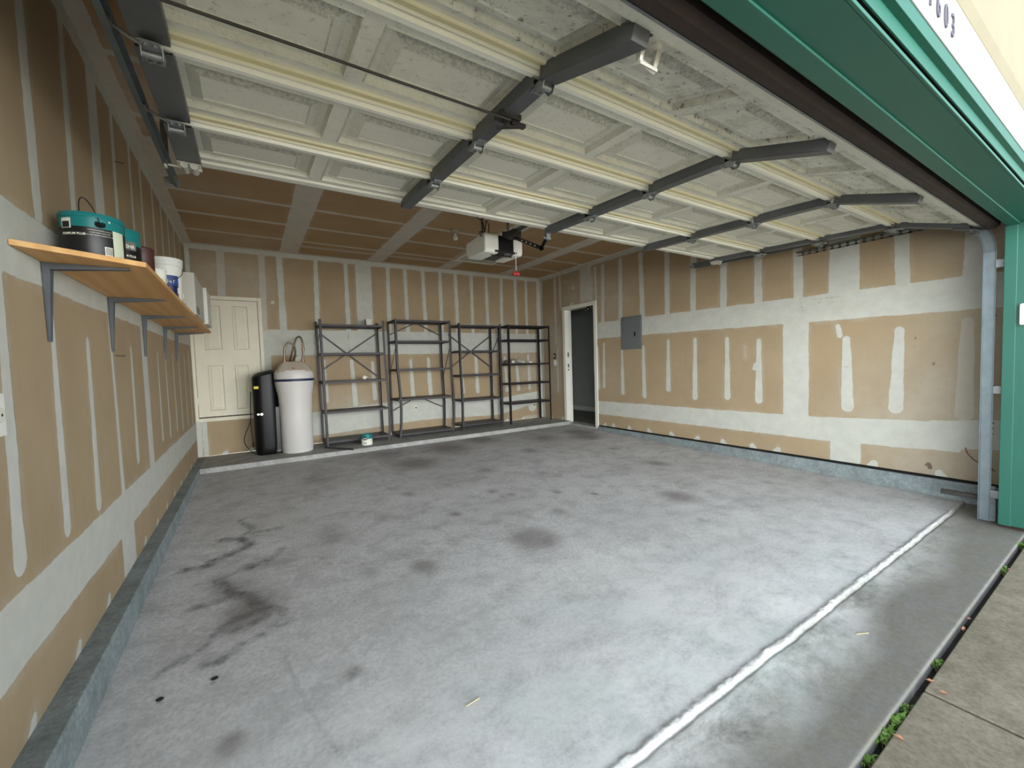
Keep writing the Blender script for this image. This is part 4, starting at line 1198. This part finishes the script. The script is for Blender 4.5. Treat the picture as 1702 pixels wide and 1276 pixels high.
# outlet on the left wall (partly cut by the frame)
t = thing('wall_outlet', 'white round-faced outlet plate on left wall at left image edge', 'outlet', (0, 1.42, 1.02))
b = MB(); b.box(.002, .008, -.05, .05, -.065, .065); b.build('cover_plate', M['white_plastic'], t, bevel=.004)
b = MB()
b.cyl((.008, .012, .0), (.013, .012, .0), .022, 20); b.build('receptacle', M['card'], t, smooth=True)
b = MB(); b.cyl((.013, .012, 0), (.0135, .012, 0), .005, 8); b.build('socket_hole', M['black_matte'], t)

# ------------------------------------------------------------------ metal shelving units
def L_post(mb, pts, sx, sy, w=.034, th=.003):
    """angle post through pts; flanges point to (sx, sy)"""
    for a, b_ in zip(pts[:-1], pts[1:]):
        for (dx, dy) in ((w, th), (th, w)):
            vs = []
            for p_ in (a, b_):
                x, y, z = p_
                for (ux, uy) in ((0, 0), (dx * sx, 0), (dx * sx, dy * sy), (0, dy * sy)):
                    vs.append((x + ux, y + uy, z))
            mb.add(vs, [(0, 1, 2, 3), (4, 5, 6, 7), (0, 1, 5, 4), (1, 2, 6, 5), (2, 3, 7, 6), (3, 0, 4, 7)])
def shelf_unit(label, x0, x1, y0, y1, levels, top, mat, braces, bow=(0, 0, 0, 0), lean=0.0, sidebr=()):
    t = thing('shelving_unit', label, 'shelving unit', (x0, y0, 0), 0, 'metal shelving units along the back wall')
    w, d = x1 - x0, y1 - y0
    for k, (x, y, sx, sy) in enumerate(((0, 0, 1, 1), (w, 0, -1, 1), (0, d, 1, -1), (w, d, -1, -1))):
        mb = MB(); pts = []
        for q_ in range(9):
            f = q_ / 8; z = f * top
            pts.append((x + lean * f + bow[k] * math.sin(PI * min(1, f * 1.6)) * (1 - f), y, z))
        L_post(mb, pts, sx, sy); mb.build('post', mat, t)
    for z in levels:
        mb = MB(); off = lean * z / top; q_ = .004
        mb.box(q_ + off, w - q_ + off, q_, d - q_, z - .003, z)
        for (a, b_, c_, e) in ((q_, w - q_, q_, q_ + .002), (q_, w - q_, d - q_ - .002, d - q_), (q_, q_ + .002, q_, d - q_), (w - q_ - .002, w - q_, q_, d - q_)):
            mb.box(a + off, b_ + off, c_, e, z - .032, z - .003)
        mb.build('shelf', mat, t)
    for (xa, za, xb, zb) in braces:
        mb = MB(); mb.bar((xa, d + .002, za), (xb, d + .002, zb), .003, .018, (0, 0, 1)); mb.build('brace', mat, t)
    for (xs_, ya, za, yb, zb) in sidebr:
        mb = MB(); mb.bar((xs_, ya, za), (xs_, yb, zb), .003, .018, (0, 0, 1)); mb.build('brace', mat, t)
    return t
UY0, UY1 = 6.10, 6.50
shelf_unit('leftmost grey metal shelving unit with crossed back braces, beside the pale softener', 1.54, 2.47, UY0, UY1, (.075, .51, .955, 1.37, 1.79), 1.86, M['shelf_metal'],
           [(.06, 1.67, .93, .95), (.05, 1.12, .90, 1.70)], bow=(-.0, .03, 0, 0), lean=-.02, sidebr=[(-.004, 0.0, 1.75, .4, 1.45)])
shelf_unit('tallest grey metal shelving unit, second from left, with two inverted-V braces', 2.61, 3.56, UY0 - .02, UY1, (.06, .62, 1.10, 1.555, 1.885), 1.89, M['shelf_metal'],
           [(.02, 1.67, .49, 1.885), (.49, 1.885, .95, 1.665), (.03, .40, .47, .62), (.47, .62, .93, .40)], bow=(.05, .05, 0, .03), sidebr=[(.0, .0, 1.45, .4, 1.0), (.94, .0, 1.5, .4, .9)])
shelf_unit('third grey metal shelving unit from left, crossed braces and pale strip on top', 3.72, 4.57, UY0, UY1, (.09, .525, .96, 1.385, 1.835), 1.86, M['shelf_metal'],
           [(-.02, 1.69, .87, 1.06), (-.02, 1.08, .86, 1.68)], bow=(.02, 0, .02, 0), sidebr=[(.85, .0, 1.75, .4, 1.3)])
shelf_unit('rightmost black metal shelving unit in the back corner', 4.70, 5.66, UY0 - .03, UY1 - .06, (.395, .765, 1.13, 1.585, 1.845), 1.85, M['shelf_black'], [])

# small items on and around the shelving
def bulb(label, loc, tilt=0.0, s=1.0):
    t = thing('light_bulb', label, 'light bulb', loc, tilt)
    b = MB(); prof = [(.0, -.03), (.018, -.027), (.03, -.008), (.031, .006), (.022, .03), (.014, .042)]
    b.lathe([(r * s, z * s) for r, z in prof], n=18)
    b.v = [(v[2], v[1], v[0] + .031 * s) for v in b.v]; b.build('glass', M['glass_bulb'], t, smooth=True)
    b = MB(); b.lathe([(.013 * s, .042 * s), (.013 * s, .065 * s), (0, .07 * s)], n=14)
    b.v = [(v[2], v[1], v[0] + .031 * s) for v in b.v]; b.build('screw_base', M['bright_steel'], t, smooth=True)
bulb('light bulb lying on the leftmost shelving unit, third shelf from top', (2.14, 6.22, .956), .4, 1.1)
bulb('white light bulb on the black shelving unit, left of the silver fixture', (4.88, 6.2, 1.131), 2.0)
t = thing('plastic_cup', 'pale square cup standing on top of leftmost shelving unit', 'cup', (2.26, 6.3, 1.791))
b = MB(); b.lathe([(0, 0), (.045, 0), (.065, .105), (.06, .105), (.042, .006), (0, .006)], n=4, a0=PI / 4, a1=PI / 4 + 2 * PI); b.build('cup_body', M['card'], t)
b = MB(); b.prism([(4.70, 6.2, 1.131), (4.79, 6.2, 1.131), (4.80, 6.2, 1.17), (4.77, 6.2, 1.20), (4.72, 6.2, 1.20), (4.695, 6.2, 1.17)], (0, .12, 0))
b.v = [(v[0] + .035, v[1], v[2]) for v in b.v]
tag(b.build('battery_pack', M['print_grey'], bevel=.006), 'small dark grey block at the left of the black unit, third shelf', 'block')
t = thing('lamp_fixture', 'silver and white swivel lamp fixture lying on the black shelving unit', 'lamp fixture', (5.04, 6.22, 1.131))
b = MB(); b.tube([(-.07, 0, .07), (-.03, 0, .055), (.03, 0, .035), (.06, 0, .03)], [.05, .045, .03, .026], 16); b.build('shade', M['bright_steel'], t, smooth=True)
b = MB(); b.tube([(.05, 0, .03), (.10, 0, .024)], [.024, .02], 12); b.build('socket', M['white_plastic'], t, smooth=True)
t = thing('lamp_socket', 'white lamp socket lying right of silver fixture on black unit', 'lamp socket', (5.28, 6.2, 1.131))
b = MB(); b.tube([(-.05, 0, .022), (-.01, 0, .022), (.05, 0, .016)], [.022, .022, .012], 12); b.build('socket_body', M['white_plastic'], t, smooth=True)
b = MB(); b.tube([(.05, 0, .014), (.07, 0, .012)], .006, 8); b.build('lead', M['copper'], t)
b = MB(); b.bar((3.72, 6.16, 1.843), (4.60, 6.2, 1.843), .03, .006)
tag(b.build('wooden_strip', M['card'], bevel=.001), 'thin pale wooden strip lying on top of the third shelving unit', 'wooden strip')
# loose angle bar on the ledge
b = MB(); b.prism([(1.50, 6.00, .001), (1.80, 5.57, .001), (1.803, 5.572, .001), (1.503, 6.002, .001)], (0, 0, .026)); b.prism([(1.50, 6.00, .001), (1.80, 5.57, .001), (1.826, 5.588, .001), (1.526, 6.018, .001)], (0, 0, .003))
tag(b.build('angle_bar', M['shelf_metal']), 'loose grey angle bar lying on the ledge before the leftmost unit', 'metal bar')
# paint can on ledge
paint_can('paint_can', 'small white and teal paint can standing on the concrete ledge', Vector((2.06, 5.88, .0)), .078, .165, M['teal'], M['lab_white'],
          [('BEHR', .026, -.35, .095, 'lab_white', (.42, -.012, .03, 'lab_black')), ('', 0, -.3, .03, '', (.25, .0, .01, 'teal')), ('', 0, .75, .06, '', (.1, -.03, .03, 'lab_green'))], .56)
# small metal foot scraps
for (x, y, l) in ((3.68, 6.05, 'small crumpled metal shelf foot between second and third units'),):
    b = MB(); b.bar((x - .05, y, .012), (x + .02, y + .02, .05), .02, .012); b.bar((x, y - .02, .01), (x + .05, y + .04, .06), .018, .01); b.bar((x - .03, y + .03, .01), (x + .06, y, .014), .02, .01)
    tag(b.build('metal_scrap', M['dark_steel']), l, 'metal scrap')
# holes / pipe stubs in back wall
for (x, z, l) in ((3.05, .42, 'round metal pipe stub in the back wall behind the second unit'), (5.56, .27, 'round pipe stub in the back wall behind the black unit')):
    t = thing('pipe_stub', l, 'pipe stub', (x, D, z))
    b = MB(); b.cyl((0, -.001, 0), (0, -.012, 0), .034, 18); b.build('escutcheon', M['card'], t, smooth=True)
    b = MB(); b.cyl((0, -.012, 0), (0, -.04, 0), .013, 12); b.build('pipe', M['dark_steel'], t, smooth=True)

# ------------------------------------------------------------------ water softener (pale) and black cabinet
t = thing('water_softener', 'tall pale grey water softener cylinder with hoses on its lid', 'water softener', (1.165, 6.06, 0))
b = MB(); b.lathe([(0, 0), (.185, 0), (.195, .012), (.193, .05), (.200, .06), (.200, .5), (.212, .78), (.240, .93), (.246, .985)], n=56, sy=.92); b.build('tank', M['tank'], t, smooth=True)
b = MB(); b.lathe([(.247, .985), (.251, .99), (.251, 1.012), (.247, 1.017)], n=56, sy=.92); b.build('band', M['navy'], t, smooth=True)
b = MB(); b.lathe([(.247, 1.017), (.250, 1.05), (.245, 1.10), (.225, 1.135), (0, 1.14)], n=56, sy=.92); b.build('lid', M['tank'], t, smooth=True)
b = MB()
lo = [(-.225, -.19), (.225, -.19), (.225, .17), (-.225, .17)]; hi = [(-.13, -.07), (.13, -.07), (.15, .15), (-.15, .15)]
b.add([(x, y, 1.115) for x, y in lo] + [(x, y, 1.255) for x, y in hi], [(0, 3, 2, 1), (4, 5, 6, 7), (0, 1, 5, 4), (1, 2, 6, 5), (2, 3, 7, 6), (3, 0, 4, 7)])
b.build('valve_cover', M['tank_top'], t, bevel=.018)
b = MB(); b.box(-.03, .0, -.16, -.155, 1.155, 1.17); b.build('control_mark', M['print_grey'], t)
for pts, nm in ((((-.10, .12, 1.25), (-.10, .12, 1.42), (-.07, .12, 1.50), (-.03, .13, 1.53), (.03, .14, 1.50), (.05, .16, 1.40), (.03, .2, 1.30), (-.02, .3, 1.20)), 'inlet_hose'),
                (((.13, .12, 1.25), (.145, .12, 1.45), (.14, .12, 1.55), (.11, .13, 1.62), (.06, .15, 1.59), (.03, .17, 1.48), (-.02, .2, 1.30), (-.03, .3, 1.22)), 'outlet_hose')):
    # smooth the path
    pv = [Vector(p_) for p_ in pts]
    for _ in range(2):
        nv = [pv[0]]
        for a_, b__ in zip(pv[:-1], pv[1:]): nv += [a_.lerp(b__, .25), a_.lerp(b__, .75)]
        pv = nv + [pv[-1]]
    b = MB(); b.tube(pv, .013, 10); b.build(nm, M['flex'], t, smooth=True)
b = MB()
for x in (-.10, .13):
    b.cyl((x, .12, 1.245), (x, .12, 1.29), .022, 12); b.cyl((x - .03, .12, 1.262), (x + .03, .12, 1.262), .012, 10)
b.cyl((.143, .12, 1.40), (.143, .12, 1.46), .018, 12)
b.build('pipe_fitting', M['copper'], t, smooth=True)

t = thing('water_tank_cabinet', 'tall glossy black tank cabinet with rounded front beside the softener', 'tank cabinet', (.812, 6.23, 0))
b = MB()
def rrect(w, d, r, n=6):
    pts = []
    for cx_, cy_, a0 in ((w - r, d - r, 0), (-w + r, d - r, PI / 2), (-w + r, -d + r, PI), (w - r, -d + r, 3 * PI / 2)):
        for k in range(n + 1):
            a = a0 + PI / 2 * k / n; pts.append((cx_ + r * math.cos(a), cy_ + r * math.sin(a)))
    return pts
levels = [(.140, .175, .0, 0), (.148, .185, .02, 0), (.152, .19, .1, 0), (.154, .195, 1.02, 0), (.152, .19, 1.08, .0), (.125, .16, 1.12, .02), (.07, .08, 1.135, .03)]
vs = []; fs = []
for (w, d, z, dy) in levels:
    for (x, y) in rrect(w, d, min(w, d) * .75): vs.append((x, y + dy, z + (x * .22 if z > 1.03 else 0)))
n_ = 28
for i in range(len(levels) - 1):
    for j in range(n_):
        fs.append((i * n_ + j, i * n_ + (j + 1) % n_, (i + 1) * n_ + (j + 1) % n_, (i + 1) * n_ + j))
fs.append(tuple(range(n_))); fs.append(tuple((len(levels) - 1) * n_ + j for j in range(n_)))
b.add(vs, fs); b.build('cabinet_body', M['glossblack'], t, smooth=True)
b = MB(); b.box(.05, .168, -.17, .16, .0, .66); b.build('side_cover', M['black'], t, bevel=.02)
b = MB(); b.box(.0, .15, -.12, .1, 1.085, 1.125); b.build('top_flap', M['black'], t, bevel=.012)
b = MB(); b.box(-.132, -.08, -.186, -.165, .90, .935); b.build('warning_sticker', M['yellow'], t)
b = MB(); b.cyl((-.10, -.19, .56), (-.10, -.215, .56), .014, 12); b.cyl((-.06, -.19, .56), (-.06, -.22, .56), .018, 12); b.bar((-.1, -.205, .56), (-.06, -.205, .56), .01, .01); b.build('valve_knob', M['bright_steel'], t, smooth=True)
b = MB(); vs_t, fs_t = text_data('EcoPure', .022, .0005); b.add([(.085 + v[0], -.1715 - v[2], .035 + v[1]) for v in vs_t], fs_t); b.build('badge', M['lab_white'], t)
b = MB()
pv = [Vector(p_) for p_ in ((-.17, -.02, .86), (-.185, -.03, .6), (-.19, -.04, .45), (-.27, -.06, .28), (-.28, -.08, .18), (-.22, -.1, .08), (-.15, -.1, .012))]
for _ in range(2):
    nv = [pv[0]]
    for a_, b__ in zip(pv[:-1], pv[1:]): nv += [a_.lerp(b__, .25), a_.lerp(b__, .75)]
    pv = nv + [pv[-1]]
b.tube(pv, .005, 8); b.tube([(-.185, -.03, .6), (-.19, -.04, .4), (-.175, -.06, .16)], .005, 8); b.cyl((-.175, -.06, .17), (-.173, -.06, .11), .012, 10)
b.build('power_cord', M['black_matte'], t, smooth=True)

# ------------------------------------------------------------------ right wall fittings
t = thing('electrical_panel', 'grey rectangular breaker panel on the right wall by the doorway', 'breaker panel', (WX, 4.12, 1.30))
b = MB(); b.box(-.018, -.002, -.205, .205, 0, .52); b.build('panel_frame', M['panel_grey'], t, bevel=.003)
b = MB(); b.box(-.024, -.018, -.185, .185, .02, .50); b.build('panel_door', M['panel_grey'], t, bevel=.002)
b = MB(); b.box(-.028, -.024, -.095, -.065, .20, .27); b.build('latch', M['black_matte'], t, bevel=.002)
t = thing('door_opener_button', 'small dark wall button between doorway and black shelves', 'wall button', (WX, 6.09, 1.255))
b = MB(); b.box(-.02, -.002, -.035, .035, -.055, .055); b.build('button_case', M['dark_steel'], t, bevel=.006)
b = MB(); b.box(-.024, -.02, -.016, .016, -.015, .02); b.build('button', M['white_plastic'], t, bevel=.002)
t = thing('light_switch', 'white double switch plate just below the wall button', 'light switch', (WX, 6.085, 1.12))
b = MB(); b.box(-.008, -.002, -.045, .045, -.058, .058); b.build('cover_plate', M['card'], t, bevel=.003)
b = MB(); b.box(-.014, -.008, -.025, -.01, -.02, .02); b.build('toggle', M['white_plastic'], t)
b = MB(); b.box(-.014, -.008, .01, .025, -.02, .02); b.build('toggle', M['white_plastic'], t)
# loose cable out of the right wall near the track
b = MB(); b.tube([(WX - .001, .475, .285), (WX - .015, .46, .24), (WX - .02, .42, .19), (WX - .02, .36, .15), (WX - .03, .30, .12)], .005, 8)
tag(b.build('loose_cable', M['copper'], smooth=True), 'thin brown cable poking out of the right wall behind the track', 'cable')
# safety sensor bracket low by the track
t = thing('safety_sensor', 'dark safety sensor bracket low beside the right track', 'door sensor', (5.42, .30, -.05))
b = MB(); b.box(-.02, .02, .0, .24, .0, .035); b.build('sensor_arm', M['dark_steel'], t, bevel=.003)
b = MB(); b.box(-.03, .05, -.05, .0, .02, .06); b.build('mounting_plate', M['galv'], t, bevel=.003)
# keypad on the green jamb
t = thing('wall_keypad', 'white rounded keypad box on the green jamb at right edge', 'keypad', (OX1, .095, 1.36))
b = MB(); b.box(-.03, -.006, -.04, .035, -.075, .075); b.build('keypad_case', M['white_plastic'], t, bevel=.010)
b = MB(); b.box(-.033, -.03, -.025, .02, .02, .05); b.build('keypad_cover', M['card'], t)
# scuff of concrete block beside track base
b = MB(); b.box(5.375, 5.41, .235, .275, fz(.25) - .01, fz(.25) + .26)
struct(b.build('trim_18', M['curb'], bevel=.006))

# ------------------------------------------------------------------ weeds, leaves and debris by the joint
def weed(x, y, z, n, size, label):
    t = thing('weed', label, 'weed', (x, y, z), 0, 'weeds in the driveway joint')
    r_ = random.Random(int(x * 1000)); b = MB()
    for k in range(n):
        a = r_.uniform(0, 2 * PI); L = size * r_.uniform(.5, 1.1); ox = r_.uniform(-.4, .4) * size * 1.6; oy = r_.uniform(-.008, .008)
        d = Vector((math.cos(a), math.sin(a) * .6, 0)); side = Vector((-d.y, d.x, 0)) * L * .16
        p0_ = Vector((ox, oy, 0)); p1_ = p0_ + d * L * .4 + Vector((0, 0, L * .6)); p2_ = p0_ + d * L + Vector((0, 0, L * r_.uniform(.2, .7)))
        b.add([p0_, p1_ - side, p1_ + side, p2_], [(0, 1, 2), (1, 3, 2)])
    b.build('leaves', M['leaf'], t, fix=False)
    b = MB()
    for k in range(4):
        a = r_.uniform(0, 2 * PI); b.tube([(r_.uniform(-.02, .02), 0, -.02), (math.cos(a) * size * .5, math.sin(a) * size * .3, size * .6)], .0012, 4)
    b.build('stem', M['straw'], t)
zz = dz - .03
for (x, n, s, l) in ((2.30, 34, .035, 'weed clump with dry bits at the bottom edge of the joint'), (2.44, 40, .04, 'weed clump near the bottom, between two others'), (2.55, 60, .045, 'largest green weed clump in the driveway joint'), (2.66, 30, .035, 'weed clump above the largest one in the joint'), (3.06, 24, .04, 'small bright weed tuft halfway along the joint'), (4.42, 22, .045, 'far weed tuft in the joint near the right track'), (5.0, 40, .05, 'weed tuft at the far end of joint by the green jamb')):
    weed(x, .062, zz, n, s, l)
rl = random.Random(5)
leafs = [(2.45, .03, 'peach dry leaf lying beside the largest weed clump'), (2.87, .045, 'reddish dry leaf above the driveway cross joint'), (2.83, .0, 'pale curled dry leaf at the driveway cross joint'), (3.42, .05, 'white curled dry leaf in the joint'), (3.55, .055, 'small dry leaf in the joint beyond the white one'), (4.40, .04, 'dry leaf at the far weed tuft')]
for x, y, l in leafs:
    b = MB(); a = rl.uniform(0, PI); L = rl.uniform(.012, .02)
    ca, sa = math.cos(a), math.sin(a)
    loc = lambda u, v, w_: (x + u * ca - v * sa, y + u * sa + v * ca, dz + .004 + w_)
    b.add([loc(-L, 0, 0), loc(-.3 * L, -.4 * L, .006), loc(.5 * L, -.3 * L, .004), loc(L, 0, .01), loc(.5 * L, .35 * L, .008), loc(-.3 * L, .4 * L, .003), loc(0, 0, .0)],
          [(0, 1, 6), (1, 2, 6), (2, 3, 6), (3, 4, 6), (4, 5, 6), (5, 0, 6)])
    tag(b.build('dry_leaf', M['dryleaf'], fix=False), l, 'leaf', 'dry leaves along the joint')
def ff(x, y): return float(floor_z(np.array([x]), np.array([y]))[0])
for k, (x, y, a, l) in enumerate(((1.30, .96, .1, 'pale straw lying on the front slab'), (3.0, .30, -.5, 'small straw on the apron strip'))):
    b = MB(); z = ff(x, y) + .003; b.tube([(x - .03 * math.cos(a), y - .03 * math.sin(a), z), (x + .03 * math.cos(a), y + .03 * math.sin(a), z)], .0016, 5)
    tag(b.build('straw', M['straw']), l, 'straw')
for k, (x, y, l) in enumerate(((.28, 1.655, 'black pebble on the slab near the left curb, nearer one'), (.455, 1.665, 'black pebble on the slab near the left curb, farther right one'))):
    b = MB(); bm = bmesh.new(); bmesh.ops.create_icosphere(bm, subdivisions=2, radius=.011)
    z = ff(x, y) + .003
    b.add([(x + v.co.x * 1.2 + rl.uniform(-.0015, .0015), y + v.co.y, z + v.co.z * .45) for v in bm.verts], [tuple(v.index for v in f.verts) for f in bm.faces]); bm.free()
    tag(b.build('pebble', M['black_matte']), l, 'pebble')
